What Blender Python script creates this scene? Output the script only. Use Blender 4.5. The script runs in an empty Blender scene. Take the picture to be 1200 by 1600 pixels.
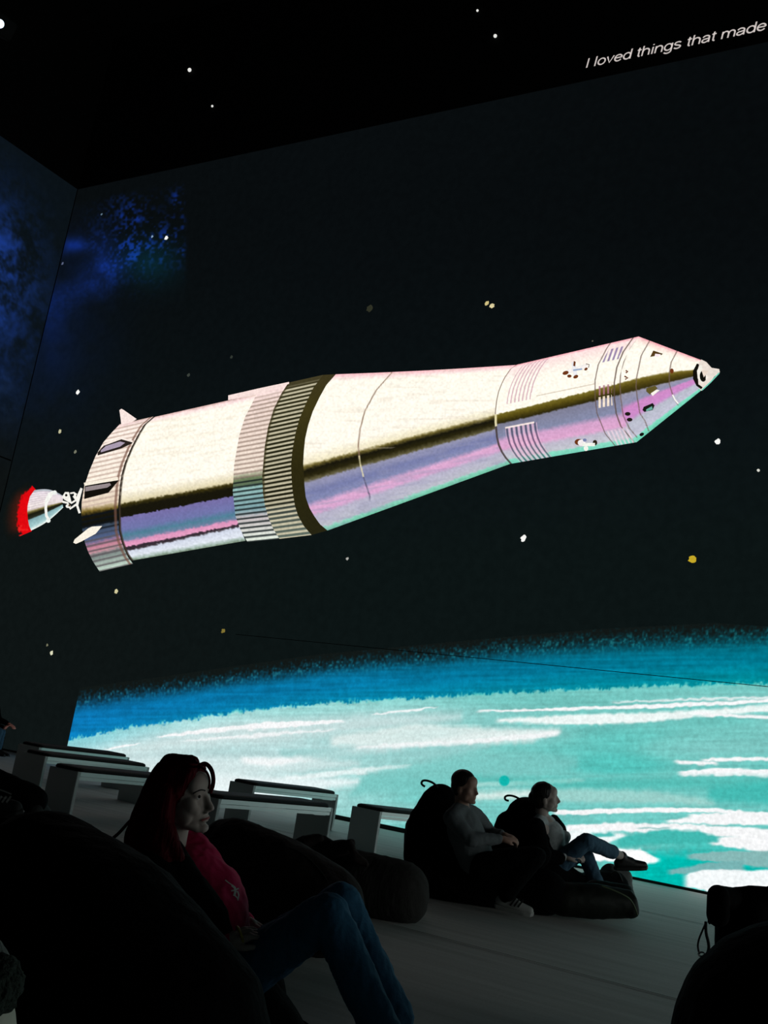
import bpy, bmesh, math, random
import numpy as np
from mathutils import Vector, Matrix, noise as mnoise
random.seed(4)
C = bpy.context.scene.collection
scene = bpy.context.scene

# ------------------------------------------------------------------ camera
F_PX = 1640.6
YAW, PITCH, ROLL = -0.5735, 0.2201, 0.1571
CAM = np.array([0.0, 0.0, 1.0])
def basis(yaw, pitch, roll):
    cy, sy = math.cos(yaw), math.sin(yaw)
    f = np.array([sy*math.cos(pitch), cy*math.cos(pitch), math.sin(pitch)])
    r = np.array([cy, -sy, 0.0]); u = np.cross(r, f)
    return math.cos(roll)*r+math.sin(roll)*u, -math.sin(roll)*r+math.cos(roll)*u, f
R_, U_, F_ = basis(YAW, PITCH, ROLL)
cam_data = bpy.data.cameras.new('camera'); cam = bpy.data.objects.new('camera', cam_data); C.objects.link(cam)
cam.matrix_world = Matrix(((R_[0], U_[0], -F_[0], CAM[0]), (R_[1], U_[1], -F_[1], CAM[1]), (R_[2], U_[2], -F_[2], CAM[2]), (0, 0, 0, 1)))
cam_data.sensor_fit = 'VERTICAL'; cam_data.sensor_height = 36.0; cam_data.lens = 36.0*F_PX/1600.0
cam_data.clip_start = 0.05; cam_data.clip_end = 200
scene.camera = cam
scene.view_settings.view_transform = 'Standard'; scene.view_settings.look = 'None'
scene.view_settings.gamma = 1.0; scene.view_settings.exposure = 0.0; scene.view_settings.use_curve_mapping = False

def ray(x, y): return F_+R_*((x-600)/F_PX)-U_*((y-800)/F_PX)
def P(x, y, d): return Vector(CAM+ray(x, y)*d)          # a world point seen at x, y and d metres ahead
def mpp(d): return d/F_PX                                # metres per pixel at that distance
def on_floor(x, y, z=0.0):
    d = ray(x, y); t = (z-CAM[2])/d[2]; return Vector(CAM+d*t)

D, CX, HT = 12.52, 16.58, 10.97       # main wall distance, corner, projection height
TOP = 14.5                            # ceiling
XR, YF = 8.0, -8.0                    # right wall, wall behind
def on_wall(x, y):
    d = ray(x, y); t = D/d[1]; return CAM[0]+d[0]*t, CAM[2]+d[2]*t
def wall_arr(x, y):
    x = np.asarray(x, float); y = np.asarray(y, float)
    d = [F_[i]+R_[i]*((x-600)/F_PX)-U_[i]*((y-800)/F_PX) for i in range(3)]
    t = D/d[1]; return d[0]*t, CAM[2]+d[2]*t
def pix_arr(X, Y, Z):
    dx, dy, dz = X-CAM[0], Y-CAM[1], Z-CAM[2]
    r = dx*R_[0]+dy*R_[1]+dz*R_[2]; u = dx*U_[0]+dy*U_[1]+dz*U_[2]; f = dx*F_[0]+dy*F_[1]+dz*F_[2]
    return 600+F_PX*r/f, 800-F_PX*u/f

# ------------------------------------------------------------------ materials
def lin(c):
    c = np.asarray(c, float)/255.0
    return np.where(c <= 0.04045, c/12.92, ((c+0.055)/1.055)**2.4)
def rgba(c): l = lin(c); return (float(l[0]), float(l[1]), float(l[2]), 1)
def mat(name, col, rough=0.8, metal=0.0, noise=0.15, scale=40.0, bump=0.0, bscale=60.0, stretch=(1, 1, 1), emit=None, estr=0.0, spec=0.3):
    m = bpy.data.materials.new(name); m.use_nodes = True; nt = m.node_tree; b = nt.nodes['Principled BSDF']
    b.inputs['Roughness'].default_value = rough; b.inputs['Metallic'].default_value = metal
    b.inputs['Specular IOR Level'].default_value = spec
    tc = nt.nodes.new('ShaderNodeTexCoord'); mp = nt.nodes.new('ShaderNodeMapping'); mp.inputs['Scale'].default_value = stretch
    nt.links.new(tc.outputs['Object'], mp.inputs['Vector'])
    n = nt.nodes.new('ShaderNodeTexNoise'); n.inputs['Scale'].default_value = scale; n.inputs['Detail'].default_value = 4
    nt.links.new(mp.outputs['Vector'], n.inputs['Vector'])
    mr = nt.nodes.new('ShaderNodeMapRange'); mr.inputs['To Min'].default_value = 1-noise; mr.inputs['To Max'].default_value = 1+noise
    nt.links.new(n.outputs['Fac'], mr.inputs['Value'])
    mx = nt.nodes.new('ShaderNodeVectorMath'); mx.operation = 'SCALE'; mx.inputs[0].default_value = rgba(col)[:3]
    nt.links.new(mr.outputs['Result'], mx.inputs['Scale']); nt.links.new(mx.outputs['Vector'], b.inputs['Base Color'])
    if bump:
        n2 = nt.nodes.new('ShaderNodeTexNoise'); n2.inputs['Scale'].default_value = bscale; n2.inputs['Detail'].default_value = 3
        nt.links.new(mp.outputs['Vector'], n2.inputs['Vector'])
        bp = nt.nodes.new('ShaderNodeBump'); bp.inputs['Strength'].default_value = bump; bp.inputs['Distance'].default_value = 0.02
        nt.links.new(n2.outputs['Fac'], bp.inputs['Height']); nt.links.new(bp.outputs['Normal'], b.inputs['Normal'])
    if emit is not None:
        b.inputs['Emission Color'].default_value = rgba(emit); b.inputs['Emission Strength'].default_value = estr
    return m

def picture_mat(name='projected_light', grain=0.16, gscale=26.0):
    """the light of the projected picture: its colours come from the picture drawn on the mesh, with paper grain on top"""
    m = bpy.data.materials.new(name); m.use_nodes = True; nt = m.node_tree; nt.nodes.clear()
    out = nt.nodes.new('ShaderNodeOutputMaterial'); em = nt.nodes.new('ShaderNodeEmission')
    at = nt.nodes.new('ShaderNodeAttribute'); at.attribute_name = 'paint'
    tc = nt.nodes.new('ShaderNodeTexCoord')
    n = nt.nodes.new('ShaderNodeTexNoise'); n.inputs['Scale'].default_value = gscale; n.inputs['Detail'].default_value = 3
    nt.links.new(tc.outputs['Object'], n.inputs['Vector'])
    mr = nt.nodes.new('ShaderNodeMapRange'); mr.inputs['From Min'].default_value = 0.3; mr.inputs['From Max'].default_value = 0.7
    mr.inputs['To Min'].default_value = 1-grain; mr.inputs['To Max'].default_value = 1+grain
    nt.links.new(n.outputs['Fac'], mr.inputs['Value'])
    mx = nt.nodes.new('ShaderNodeVectorMath'); mx.operation = 'SCALE'
    nt.links.new(at.outputs['Color'], mx.inputs[0]); nt.links.new(mr.outputs['Result'], mx.inputs['Scale'])
    nt.links.new(mx.outputs['Vector'], em.inputs['Color']); nt.links.new(em.outputs['Emission'], out.inputs['Surface'])
    return m
PIC = picture_mat(grain=0.10, gscale=30.0)
PICR = picture_mat('projected_rocket_light', 0.05, 22.0)
PICW = picture_mat('projected_dark_field', 0.10, 8.0)

# ------------------------------------------------------------------ basics
def tag(o, label=None, cat=None, group=None, kind=None):
    if label: o['label'] = label
    if cat: o['category'] = cat
    if group: o['group'] = group
    if kind: o['kind'] = kind
    return o
def link(name, me, m=None, parent=None, smooth=False):
    if m is not None and not me.materials: me.materials.append(m)
    if smooth:
        me.polygons.foreach_set('use_smooth', [True]*len(me.polygons))
    o = bpy.data.objects.new(name, me); C.objects.link(o)
    if parent is not None:
        o.parent = parent; o.matrix_parent_inverse = Matrix.Translation(-parent.location)
    return o
def empty(name, loc):
    o = bpy.data.objects.new(name, None); o.location = loc; o.empty_display_size = 0.1; C.objects.link(o); return o
def box_bm(bm, lo, hi, M=None):
    vs = []
    for z in (lo[2], hi[2]):
        for (x, y) in ((lo[0], lo[1]), (hi[0], lo[1]), (hi[0], hi[1]), (lo[0], hi[1])):
            v = Vector((x, y, z)); vs.append(bm.verts.new(M @ v if M is not None else v))
    for f in ((0, 3, 2, 1), (4, 5, 6, 7), (0, 1, 5, 4), (1, 2, 6, 5), (2, 3, 7, 6), (3, 0, 4, 7)):
        bm.faces.new([vs[i] for i in f])
def bm_mesh(bm, name):
    bmesh.ops.recalc_face_normals(bm, faces=bm.faces)
    me = bpy.data.meshes.new(name); bm.to_mesh(me); bm.free(); return me
def box(name, lo, hi, m, parent=None, M=None, bevel=0.0):
    bm = bmesh.new(); box_bm(bm, lo, hi, M)
    if bevel: bmesh.ops.bevel(bm, geom=list(bm.edges), offset=bevel, segments=2, affect='EDGES')
    return link(name, bm_mesh(bm, name), m, parent)

def vnoise(x, y, seed=0):
    xi = np.floor(x).astype(np.int64); yi = np.floor(y).astype(np.int64); fx = x-xi; fy = y-yi
    fx = fx*fx*(3-2*fx); fy = fy*fy*(3-2*fy)
    def h(a, b):
        n = (a*374761393+b*668265263+seed*1442695041) & 0x7fffffff
        n = ((n ^ (n >> 13))*1274126177) & 0x7fffffff
        return ((n ^ (n >> 16)) & 0xffff)/65535.0
    return (h(xi, yi)*(1-fx)+h(xi+1, yi)*fx)*(1-fy)+(h(xi, yi+1)*(1-fx)+h(xi+1, yi+1)*fx)*fy
def sstep(a, b, x): t = np.clip((x-a)/(b-a), 0, 1); return t*t*(3-2*t)

def grid_mesh(name, X, Y, Z, col, m, parent=None, keep=None, gain=0.0):
    """a grid of points (2-D arrays) with a colour at each, as one mesh"""
    nr, nc = X.shape; co = np.stack([X, Y, Z], -1).reshape(-1, 3)
    idx = np.arange(nr*nc).reshape(nr, nc)
    q = np.stack([idx[:-1, :-1], idx[:-1, 1:], idx[1:, 1:], idx[1:, :-1]], -1).reshape(-1, 4)
    if keep is not None: q = q[keep.reshape(-1)]
    me = bpy.data.meshes.new(name); me.vertices.add(len(co)); me.vertices.foreach_set('co', co.ravel().astype(np.float32))
    me.loops.add(q.size); me.loops.foreach_set('vertex_index', q.ravel().astype(np.int32))
    me.polygons.add(len(q)); me.polygons.foreach_set('loop_start', np.arange(0, q.size, 4, dtype=np.int32))
    me.update(calc_edges=True)
    a = me.color_attributes.new('paint', 'FLOAT_COLOR', 'POINT')
    lc = lin(np.clip(col, 0, 255)).reshape(-1, 3)
    if gain: lc = lc*(1+gain*sstep(.50, .85, lc.min(1)))[:, None]     # the brightest whites are over-exposed in the photo
    c = np.ones((nr*nc, 4), np.float32); c[:, :3] = lc
    a.data.foreach_set('color', c.ravel())
    return link(name, me, m, parent)

YP = D-0.004
def poly(name, shapes, parent=None, dy=0.003):
    """flat shapes of the picture, drawn in photograph pixels on the wall plane: shapes = [(points, colour), ...]"""
    bm = bmesh.new(); lay = bm.verts.layers.float_color.new('paint')
    for k, (pts, c) in enumerate(shapes):
        X, Z = wall_arr([p[0] for p in pts], [p[1] for p in pts])
        vs = [bm.verts.new((float(a), YP-dy-0.0004*k, float(b))) for a, b in zip(X, Z)]
        for v in vs: v[lay] = rgba(c)
        try: f = bm.faces.new(vs); bmesh.ops.triangulate(bm, faces=[f])
        except ValueError: pass
    return link(name, bm_mesh(bm, name), PIC, parent)
def disc(x, y, rx, ry=None, n=14, a=0.0):
    ry = ry or rx; return [(x+rx*math.cos(t)*math.cos(a)-ry*math.sin(t)*math.sin(a), y+rx*math.cos(t)*math.sin(a)+ry*math.sin(t)*math.cos(a)) for t in [2*math.pi*i/n for i in range(n)]]
def line(p, w):
    """outline of a thick line through points p"""
    L, Rr = [], []
    for i in range(len(p)):
        a = p[max(i-1, 0)]; b = p[min(i+1, len(p)-1)]; dx, dy = b[0]-a[0], b[1]-a[1]; n = math.hypot(dx, dy) or 1
        L.append((p[i][0]-dy/n*w/2, p[i][1]+dx/n*w/2)); Rr.append((p[i][0]+dy/n*w/2, p[i][1]-dx/n*w/2))
    return L+Rr[::-1]

# ------------------------------------------------------------------ the room
M_black = mat('matt_black_paint', (9, 9, 9), 0.95, noise=0.1)
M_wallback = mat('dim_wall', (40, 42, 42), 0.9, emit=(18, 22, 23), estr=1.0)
M_floor = None
def floor_material():
    m = bpy.data.materials.new('grey_floor_covering'); m.use_nodes = True; nt = m.node_tree; b = nt.nodes['Principled BSDF']
    b.inputs['Roughness'].default_value = 0.75; b.inputs['Specular IOR Level'].default_value = 0.25
    tc = nt.nodes.new('ShaderNodeTexCoord')
    mp = nt.nodes.new('ShaderNodeMapping'); mp.inputs['Scale'].default_value = (0.5, 6.0, 1); mp.inputs['Rotation'].default_value = (0, 0, 0.12)
    nt.links.new(tc.outputs['Object'], mp.inputs['Vector'])
    n = nt.nodes.new('ShaderNodeTexNoise'); n.inputs['Scale'].default_value = 1.6; n.inputs['Detail'].default_value = 6
    nt.links.new(mp.outputs['Vector'], n.inputs['Vector'])
    cr = nt.nodes.new('ShaderNodeValToRGB'); cr.color_ramp.elements[0].position = 0.3; cr.color_ramp.elements[1].position = 0.7
    cr.color_ramp.elements[0].color = (0.46, 0.44, 0.41, 1); cr.color_ramp.elements[1].color = (0.58, 0.56, 0.53, 1)
    nt.links.new(n.outputs['Fac'], cr.inputs['Fac'])
    n3 = nt.nodes.new('ShaderNodeTexNoise'); n3.inputs['Scale'].default_value = 70; n3.inputs['Detail'].default_value = 2
    nt.links.new(tc.outputs['Object'], n3.inputs['Vector'])
    mr = nt.nodes.new('ShaderNodeMapRange'); mr.inputs['To Min'].default_value = 0.86; mr.inputs['To Max'].default_value = 1.14
    nt.links.new(n3.outputs['Fac'], mr.inputs['Value'])
    mx = nt.nodes.new('ShaderNodeVectorMath'); mx.operation = 'SCALE'
    nt.links.new(cr.outputs['Color'], mx.inputs[0]); nt.links.new(mr.outputs['Result'], mx.inputs['Scale'])
    nt.links.new(mx.outputs['Vector'], b.inputs['Base Color'])
    bp = nt.nodes.new('ShaderNodeBump'); bp.inputs['Strength'].default_value = 0.25; bp.inputs['Distance'].default_value = 0.01
    nt.links.new(n.outputs['Fac'], bp.inputs['Height']); nt.links.new(bp.outputs['Normal'], b.inputs['Normal'])
    return m
M_floor = floor_material()

# floor: lengths of covering between seams that run along the main wall; each seam is a shallow ridge with a gap
def floor_mesh():
    seams = [-6.5, -3.1, 0.4, 2.15, 5.82, 9.5]
    ys = [YF-0.3]
    zs = [0.0]
    for s in seams:
        ys += [s-0.06, s-0.026, s-0.012, s-0.010, s+0.010, s+0.012, s+0.026, s+0.06]
        zs += [0.0, 0.004, 0.004, -0.012, -0.012, 0.002, 0.002, 0.0]
    ys.append(D+0.3); zs.append(0.0)
    bm = bmesh.new()
    a = [bm.verts.new((-CX-0.3, y, z)) for y, z in zip(ys, zs)]; b = [bm.verts.new((XR+0.3, y, z)) for y, z in zip(ys, zs)]
    for i in range(len(ys)-1): bm.faces.new((a[i], b[i], b[i+1], a[i+1]))
    c = [bm.verts.new((x, y, -0.2)) for x, y in ((-CX-0.3, YF-0.3), (XR+0.3, YF-0.3), (XR+0.3, D+0.3), (-CX-0.3, D+0.3))]
    bm.faces.new(c)
    bm.faces.new((a[0], c[0], c[1], b[0])); bm.faces.new((a[-1], b[-1], c[2], c[3]))
    bm.faces.new([c[0]]+a+[c[3]]); bm.faces.new([c[1]]+b+[c[2]])
    me = bm_mesh(bm, 'floor'); return me
tag(link('floor', floor_mesh(), M_floor), kind='structure')
box('ceiling', (-CX-0.3, YF-0.3, TOP), (XR+0.3, D+0.3, TOP+0.2), M_black)['kind'] = 'structure'
box('wall_front', (-CX-0.3, YF-0.3, 0), (XR+0.3, YF, TOP), M_wallback)['kind'] = 'structure'

# main wall and left wall: solid slabs whose inner face carries the dim field of the projection
def slab(name, X, Y, Z, col, back, gain=0.0):
    o = grid_mesh(name, X, Y, Z, col, PICW, gain=gain)
    me = o.data; me.materials.append(M_black)
    bm = bmesh.new(); bm.from_mesh(me); lo, hi = back
    n0 = len(bm.faces); box_bm(bm, lo, hi); bm.faces.ensure_lookup_table()
    for f in bm.faces[n0:]: f.material_index = 1
    bm.to_mesh(me); bm.free(); o['kind'] = 'structure'; return o

def nebula_back(x, y):
    """blue mist at the upper left of the main wall, in picture coordinates"""
    n1 = vnoise(x/7, y/7, 1); n2 = vnoise(x/16, y/16, 2); n3 = vnoise(x/3.4, y/3.4, 3); nn = 0.5*n2+0.5*vnoise(x/45, y/45, 7)
    base = np.stack([8+4*sstep(300, 900, y)+0*x, 12+8*sstep(300, 900, y), 14+6*sstep(300, 800, y)], -1)
    base[..., 0] += 2*sstep(600, 100, x)*sstep(500, 900, y)
    def g(cx, cy, sx, sy): return np.exp(-(((x-cx)/sx)**2+((y-cy)/sy)**2))
    speck = sstep(0.42, 0.85, 0.45*n1+0.55*n3)*(.45+.9*n2)
    a1 = np.clip(g(215, 375, 52, 48)*1.15+g(195, 330, 25, 30)*.4+g(276, 330, 9, 34)*.9+g(282, 385, 8, 22)*.8, 0, 1)*speck*1.5
    a2 = g(160, 405, 24, 42)*(0.25+0.7*nn+.5*n3*n2); a3 = g(112, 383, 20, 13)*(0.5+n2)
    lineband = np.abs((y-448)-(-0.55)*(x-135)); a4 = np.exp(-(lineband/26)**2)*sstep(200, 110, np.abs(x-40))*(0.35+0.5*n2+.4*n3)
    a5 = g(60, 500, 90, 130)*0.45*(0.4+nn)
    teal = g(235, 410, 45, 35)*0.6
    blue = np.clip(a1*0.9+a2*.55+a3*.75+a4*.45+a5*.75, 0, 1)[..., None]
    c = base*(1-blue)+np.array([16, 42, 118])*blue
    c = c+teal[..., None]*np.array([0, 34, 44])
    cut = (sstep(296, 286, x)*sstep(0, 14, y-(312-0.196*(x-120))))[..., None]
    return base*(1-cut)+c*cut
def nebula_left(s, z):
    """s = distance from the corner, z = height"""
    n = 0.38*vnoise(s*1.4, z*1.4, 11)+0.27*vnoise(s*3.5+z, z*3.5, 12)+0.2*vnoise(s*9, z*9, 13)+.15*vnoise(s*22, z*22, 14)
    base = np.stack([10+0*s, 17+0*s, 22+0*s], -1)
    def g(cx, cy, sx, sy): return np.exp(-(((s-cx)/sx)**2+((z-cy)/sy)**2))
    b = g(1.3, 8.6, 0.9, 1.1)*1.0*sstep(.25, .6, n)+g(2.4, 9.0, .9, 1.2)*.7*sstep(.3, .7, n)+g(1.2, 7.2, 1.4, 1.5)*.45*sstep(.25, .8, n)+g(2.2, 6.8, 1.5, 1.0)*.3
    b = np.clip(b, 0, 1)[..., None]
    low = sstep(6.6, 4.4, z)[..., None]
    b = b*(.75+.5*vnoise(s*12+z*5, z*12, 15))[..., None]; c = base*(1-b)+np.array([22, 48, 112])*b
    gr = (sstep(.5, .8, n)*g(2.0, 5.9, 1.4, 1.0)*.45)[..., None]
    c = c*(1-gr)+np.array([48, 62, 74])*gr
    return c*(1-low)+np.array([14, 18, 18])*low
# main wall
xs = np.concatenate([np.arange(-CX, -10.2, 0.022), np.linspace(-10.2, XR, 60)]); zs = np.concatenate([np.linspace(0, 5.5, 28)[:-1], np.arange(5.5, HT, 0.022), [HT]])
GX, GZ = np.meshgrid(xs, zs); px, py = pix_arr(GX, D+0*GX, GZ)
col = nebula_back(px, py)
right = sstep(-9, -2, GX)[..., None]*sstep(6, 10, GZ)[..., None]
col = col*(1-.15*right)
slab('wall_back', GX, D+0*GX, GZ, col, ((-CX-0.3, D+0.002, 0), (XR+0.3, D+0.3, TOP)))
# left wall
ss = np.concatenate([np.arange(0, 4.2, 0.025), np.linspace(4.2, CX+4, 25)]); zs = np.concatenate([np.linspace(0, 4.5, 20)[:-1], np.arange(4.5, HT, 0.025), [HT]])
GS, GZ = np.meshgrid(ss, zs); slab('wall_left', -CX+0*GS, D-GS, GZ, nebula_left(GS, GZ), ((-CX-0.3, YF-0.3, 0), (-CX-0.002, D+0.3, TOP)))
# unlit black band above the projection, right round the two visible walls
box('trim_1', (-CX+0.004, D-0.012, HT), (XR, D, TOP), M_black)['kind'] = 'structure'
box('trim_2', (-CX, YF, HT), (-CX+0.012, D-0.012, TOP), M_black)['kind'] = 'structure'
# panel joints
M_seam = mat('dark_joint', (4, 6, 7), 0.9)
box('trim_3', (-10.4, D-0.012, 2.353), (XR, D-0.005, 2.361), M_seam)['kind'] = 'structure'
box('trim_4', (-CX+0.0, YF, 5.20), (-CX+0.008, D-0.03, 5.225), M_seam)['kind'] = 'structure'
box('trim_5', (-CX, D-0.012, 0), (-CX+0.012, D, HT), M_seam)['kind'] = 'structure'
M_base = mat('baseboard_paint', (28, 34, 30), 0.6)
box('baseboard_back', (-CX+0.03, D-0.03, 0), (XR, D-0.0045, 0.028), M_base)['kind'] = 'structure'
o = box('cable_duct', (-11.5, D-0.14, 0.0), (-4.6, D-0.06, 0.055), mat('duct_rubber', (14, 20, 20), 0.35), bevel=0.018)
tag(o, 'long low black cable duct along the foot of the bright wall, behind the benches', 'cable duct')

# ------------------------------------------------------------------ the projected planet
def planet_colour(x, y):
    shp = x.shape
    ax = np.array([-400, 105, 192, 293, 395, 497, 598, 700, 787, 925, 1062, 1200, 1600, 4000.])
    yB = np.interp(x, ax, np.array([1250, 1157, 1138, 1125, 1110, 1100, 1093, 1088, 1083, 1076, 1071, 1068, 1066, 1100.]))
    yA = np.interp(x, ax, np.array([1170, 1092, 1079, 1066, 1050, 1037, 1026, 1018, 1008, 998, 990, 984, 975, 1000.]))
    streak = vnoise(x/60+y/14, y/3.2, 21); fine = vnoise(x/2.2, y/4.5, 22); mid = vnoise(x/7, y/7, 23); broad = vnoise(x/160, y/26, 24)
    # sky-dark to blue
    bl = np.interp(x, [100, 300, 600, 900, 1200], [0, .25, .5, .8, 1.0])[..., None]
    blueL = np.array([10, 112, 172.]); blueR = np.array([0, 118, 140.])
    blue = blueL*(1-bl)+blueR*bl
    f = (y-yA)/(yB-yA)
    blue = blue*(0.86+0.2*streak[..., None]+0.12*mid[..., None])
    blue = blue+np.clip((f-0.6)/0.4, 0, 1)[..., None]*(np.array([0, 22, 10])*bl+np.array([0, 14, 16])*(1-bl))
    dark = np.array([17, 23, 22.])
    grain = 0.55*fine+0.45*vnoise(x/3.1, y/2.7, 25)
    wake = (sstep(-0.16, 0.50, f+0.42*(grain-0.5)*sstep(0.5, 0.0, f)))[..., None]
    c = dark*(1-wake)+blue*wake
    sp = (sstep(0.62, 0.82, grain)*sstep(-0.12, 0.08, f)*sstep(0.42, 0.1, f))[..., None]
    c = c*(1-.35*sp)+np.array([60, 140, 130.])*.35*sp
    # the lit planet below the blue band
    lx = sstep(150, 900, x+0.4*(y-1150)); ly = sstep(1100, 1330, y)
    white = np.array([205, 226, 228.]); teal = np.array([112, 192, 186.]); sat = np.array([0, 184, 174.])
    t1 = np.clip(lx*0.95+0.3*(broad-0.5), 0, 1)[..., None]
    body = white*(1-t1)+teal*t1
    s2 = (ly*sstep(560, 1000, x)*0.32+0.45*sstep(.5, .9, broad)*sstep(450, 800, x)*sstep(1090, 1200, y))[..., None]
    body = body*(1-s2)+np.array([62, 190, 182.])*s2
    low = (sstep(1322, 1345, y+6*(mid-.5))*sstep(940, 1010, x))[..., None]
    body = body*(1-low)+sat*low
    nearl = (sstep(26, 0, y-yB)*sstep(80, 300, x+150))[..., None]
    body = body*(1-.35*nearl)+np.array([120, 205, 200.])*.35*nearl
    left_teal = (sstep(330, 120, x)*sstep(38, 5, y-yB))[..., None]
    body = body*(1-.6*left_teal)+np.array([120, 200, 212.])*.6*left_teal
    body = body*(0.93+0.10*streak[..., None]+0.07*mid[..., None])
    def stroke(pts, hw, colr, soft=2.0, amt=1.0, rag=1.0):
        nonlocal body
        X0, X1 = pts[0][0], pts[-1][0]
        xx = [p[0] for p in pts]; yc = np.interp(x, xx, [p[1] for p in pts]); w = np.interp(x, xx, hw)
        ends = sstep(X0-10, X0+4, x)*(sstep(X1+8, X1-3, x) if X1 < 1250 else 1)
        d = np.abs(y-yc+rag*3*(mid-.5)+rag*2*(streak-.5))
        m = (sstep(w+soft, w-soft, d)*ends*amt*(w > 0))[..., None]
        body = body*(1-m)+np.array(colr, float)*m
    W = (241, 242, 243); G = (196, 222, 222)
    # broad light clouds
    stroke([(180, 1176), (300, 1156), (420, 1143), (560, 1132), (720, 1120)], [4, 12, 16, 14, 4], (206, 224, 224), 12, .8)
    stroke([(330, 1232), (440, 1228), (560, 1222)], [24, 16, 5], (232, 242, 243), 8, .9)
    stroke([(200, 1200), (330, 1200), (450, 1196), (560, 1190)], [12, 16, 13, 6], (214, 230, 230), 10, .7)
    stroke([(380, 1188), (420, 1192), (470, 1184), (600, 1172), (740, 1150), (872, 1144)], [4, 7, 6, 5, 4, 3], W, 5, .85)
    stroke([(520, 1158), (650, 1149), (760, 1150), (830, 1150), (874, 1141)], [8, 18, 14, 10, 3], (222, 234, 232), 6, .88)
    stroke([(560, 1168), (700, 1162), (870, 1146)], [3, 4, 4], W, 2, .8)
    stroke([(440, 1176), (560, 1181), (700, 1172), (760, 1166)], [6, 9, 8, 3], (150, 205, 203), 6, .7)
    stroke([(450, 1216), (560, 1205), (640, 1197)], [3, 5, 2], (236, 244, 244), 3, .8)
    stroke([(548, 1243), (575, 1225), (700, 1205), (900, 1190)], [3, 16, 20, 8], (120, 198, 193), 10, .75)
    stroke([(250, 1151), (350, 1139), (430, 1133), (535, 1127)], [1.5, 4, 5, 1.5], W, 1.6)
    stroke([(290, 1158), (400, 1149), (520, 1140)], [1, 3, 1], W, 2, .8)
    stroke([(168, 1171), (215, 1162)], [1.5, 1], W, 1.2)
    stroke([(585, 1116), (650, 1109), (680, 1105)], [1, 2, 1], W, 1.2, .9)
    stroke([(750, 1111), (900, 1107), (1080, 1101), (1200, 1095), (1500, 1092)], [1.2, 2.6, 3, 3, 3], W, 1.4)
    stroke([(960, 1097), (1080, 1093), (1200, 1090), (1500, 1088)], [1, 1.6, 2, 2], W, 1.5, .8)
    stroke([(780, 1126), (900, 1125), (1010, 1121), (1100, 1114), (1200, 1107), (1600, 1100)], [3, 8, 7, 5, 5.5, 6], (232, 242, 240), 3)
    stroke([(1085, 1116), (1200, 1120), (1500, 1124)], [2, 2.5, 3], W, 1.5)
    stroke([(1058, 1190), (1118, 1193)], [2.5, 3], W, 1.6)
    stroke([(1100, 1187), (1200, 1186), (1500, 1185)], [2, 3, 4], W, 1.4)
    stroke([(1064, 1209), (1120, 1206), (1200, 1208), (1500, 1210)], [4, 6, 5.5, 6], W, 1.6)
    stroke([(740, 1226), (850, 1222), (910, 1219)], [2, 4, 2], (184, 226, 220), 3, .8)
    stroke([(740, 1216), (900, 1226), (1200, 1222)], [4, 8, 10], (60, 180, 170), 8, .5)
    stroke([(742, 1243), (900, 1243), (1020, 1246), (1115, 1254)], [9, 10, 10, 5], (160, 210, 204), 6, .85)
    stroke([(740, 1245), (800, 1242), (850, 1240)], [4, 5, 3], (222, 238, 234), 4, .8)
    stroke([(1110, 1240), (1200, 1240), (1500, 1240)], [10, 16, 18], (60, 184, 176), 8, .8)
    stroke([(868, 1269), (1000, 1266), (1120, 1266), (1160, 1269)], [3.5, 4, 3.5, 2], W, 1.4)
    stroke([(1080, 1276), (1160, 1271), (1260, 1276), (1500, 1280)], [3, 3, 5, 6], W, 1.6)
    stroke([(1045, 1283), (1110, 1281), (1200, 1279), (1500, 1278)], [3, 7, 10, 11], W, 2)
    stroke([(885, 1295), (960, 1292), (1050, 1295), (1130, 1299), (1200, 1303), (1500, 1306)], [5, 7, 8, 8, 8, 8], W, 2)
    stroke([(878, 1308), (930, 1310), (975, 1306)], [8, 15, 3], (236, 244, 244), 3)
    stroke([(1112, 1314), (1150, 1316), (1200, 1320), (1500, 1330)], [5, 9, 13, 15], W, 2)
    stroke([(968, 1316), (1030, 1308), (1090, 1308), (1120, 1311)], [6, 11, 10, 4], (66, 184, 176), 3)
    stroke([(1000, 1294), (1044, 1294)], [1.5, 1.5], (150, 196, 194), 1.5)
    stroke([(928, 1304), (957, 1304)], [3.5, 3], (84, 190, 184), 2)
    stroke([(895, 1336), (960, 1336), (1000, 1338), (1027, 1345)], [8, 10, 12, 3], (248, 250, 250), 2)
    stroke([(1078, 1338), (1130, 1339), (1200, 1343), (1500, 1350)], [4, 9, 14, 16], (134, 184, 182), 2)
    stroke([(1048, 1362), (1100, 1357), (1160, 1352)], [4, 8, 8], (120, 180, 180), 2)
    stroke([(1073, 1376), (1095, 1376), (1140, 1377), (1200, 1381), (1500, 1400)], [10, 16, 18, 22, 34], (238, 243, 244), 2)
    dot = sstep(9.5, 7, np.hypot(x-788, y-1220))[..., None]; body = body*(1-dot)+np.array([16, 182, 174.])*dot
    fuzz = 7*(grain-.5)+5*(mid-.5)
    m = sstep(-2.2, 2.2, y-yB+fuzz)[..., None]
    c = c*(1-m)+body*m
    edge = (np.exp(-((y-yB+fuzz)/3.0)**2)*sstep(.45, .75, fine))[..., None]
    return c*(1-.5*edge)+np.array([90, 215, 205.])*.5*edge
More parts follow.
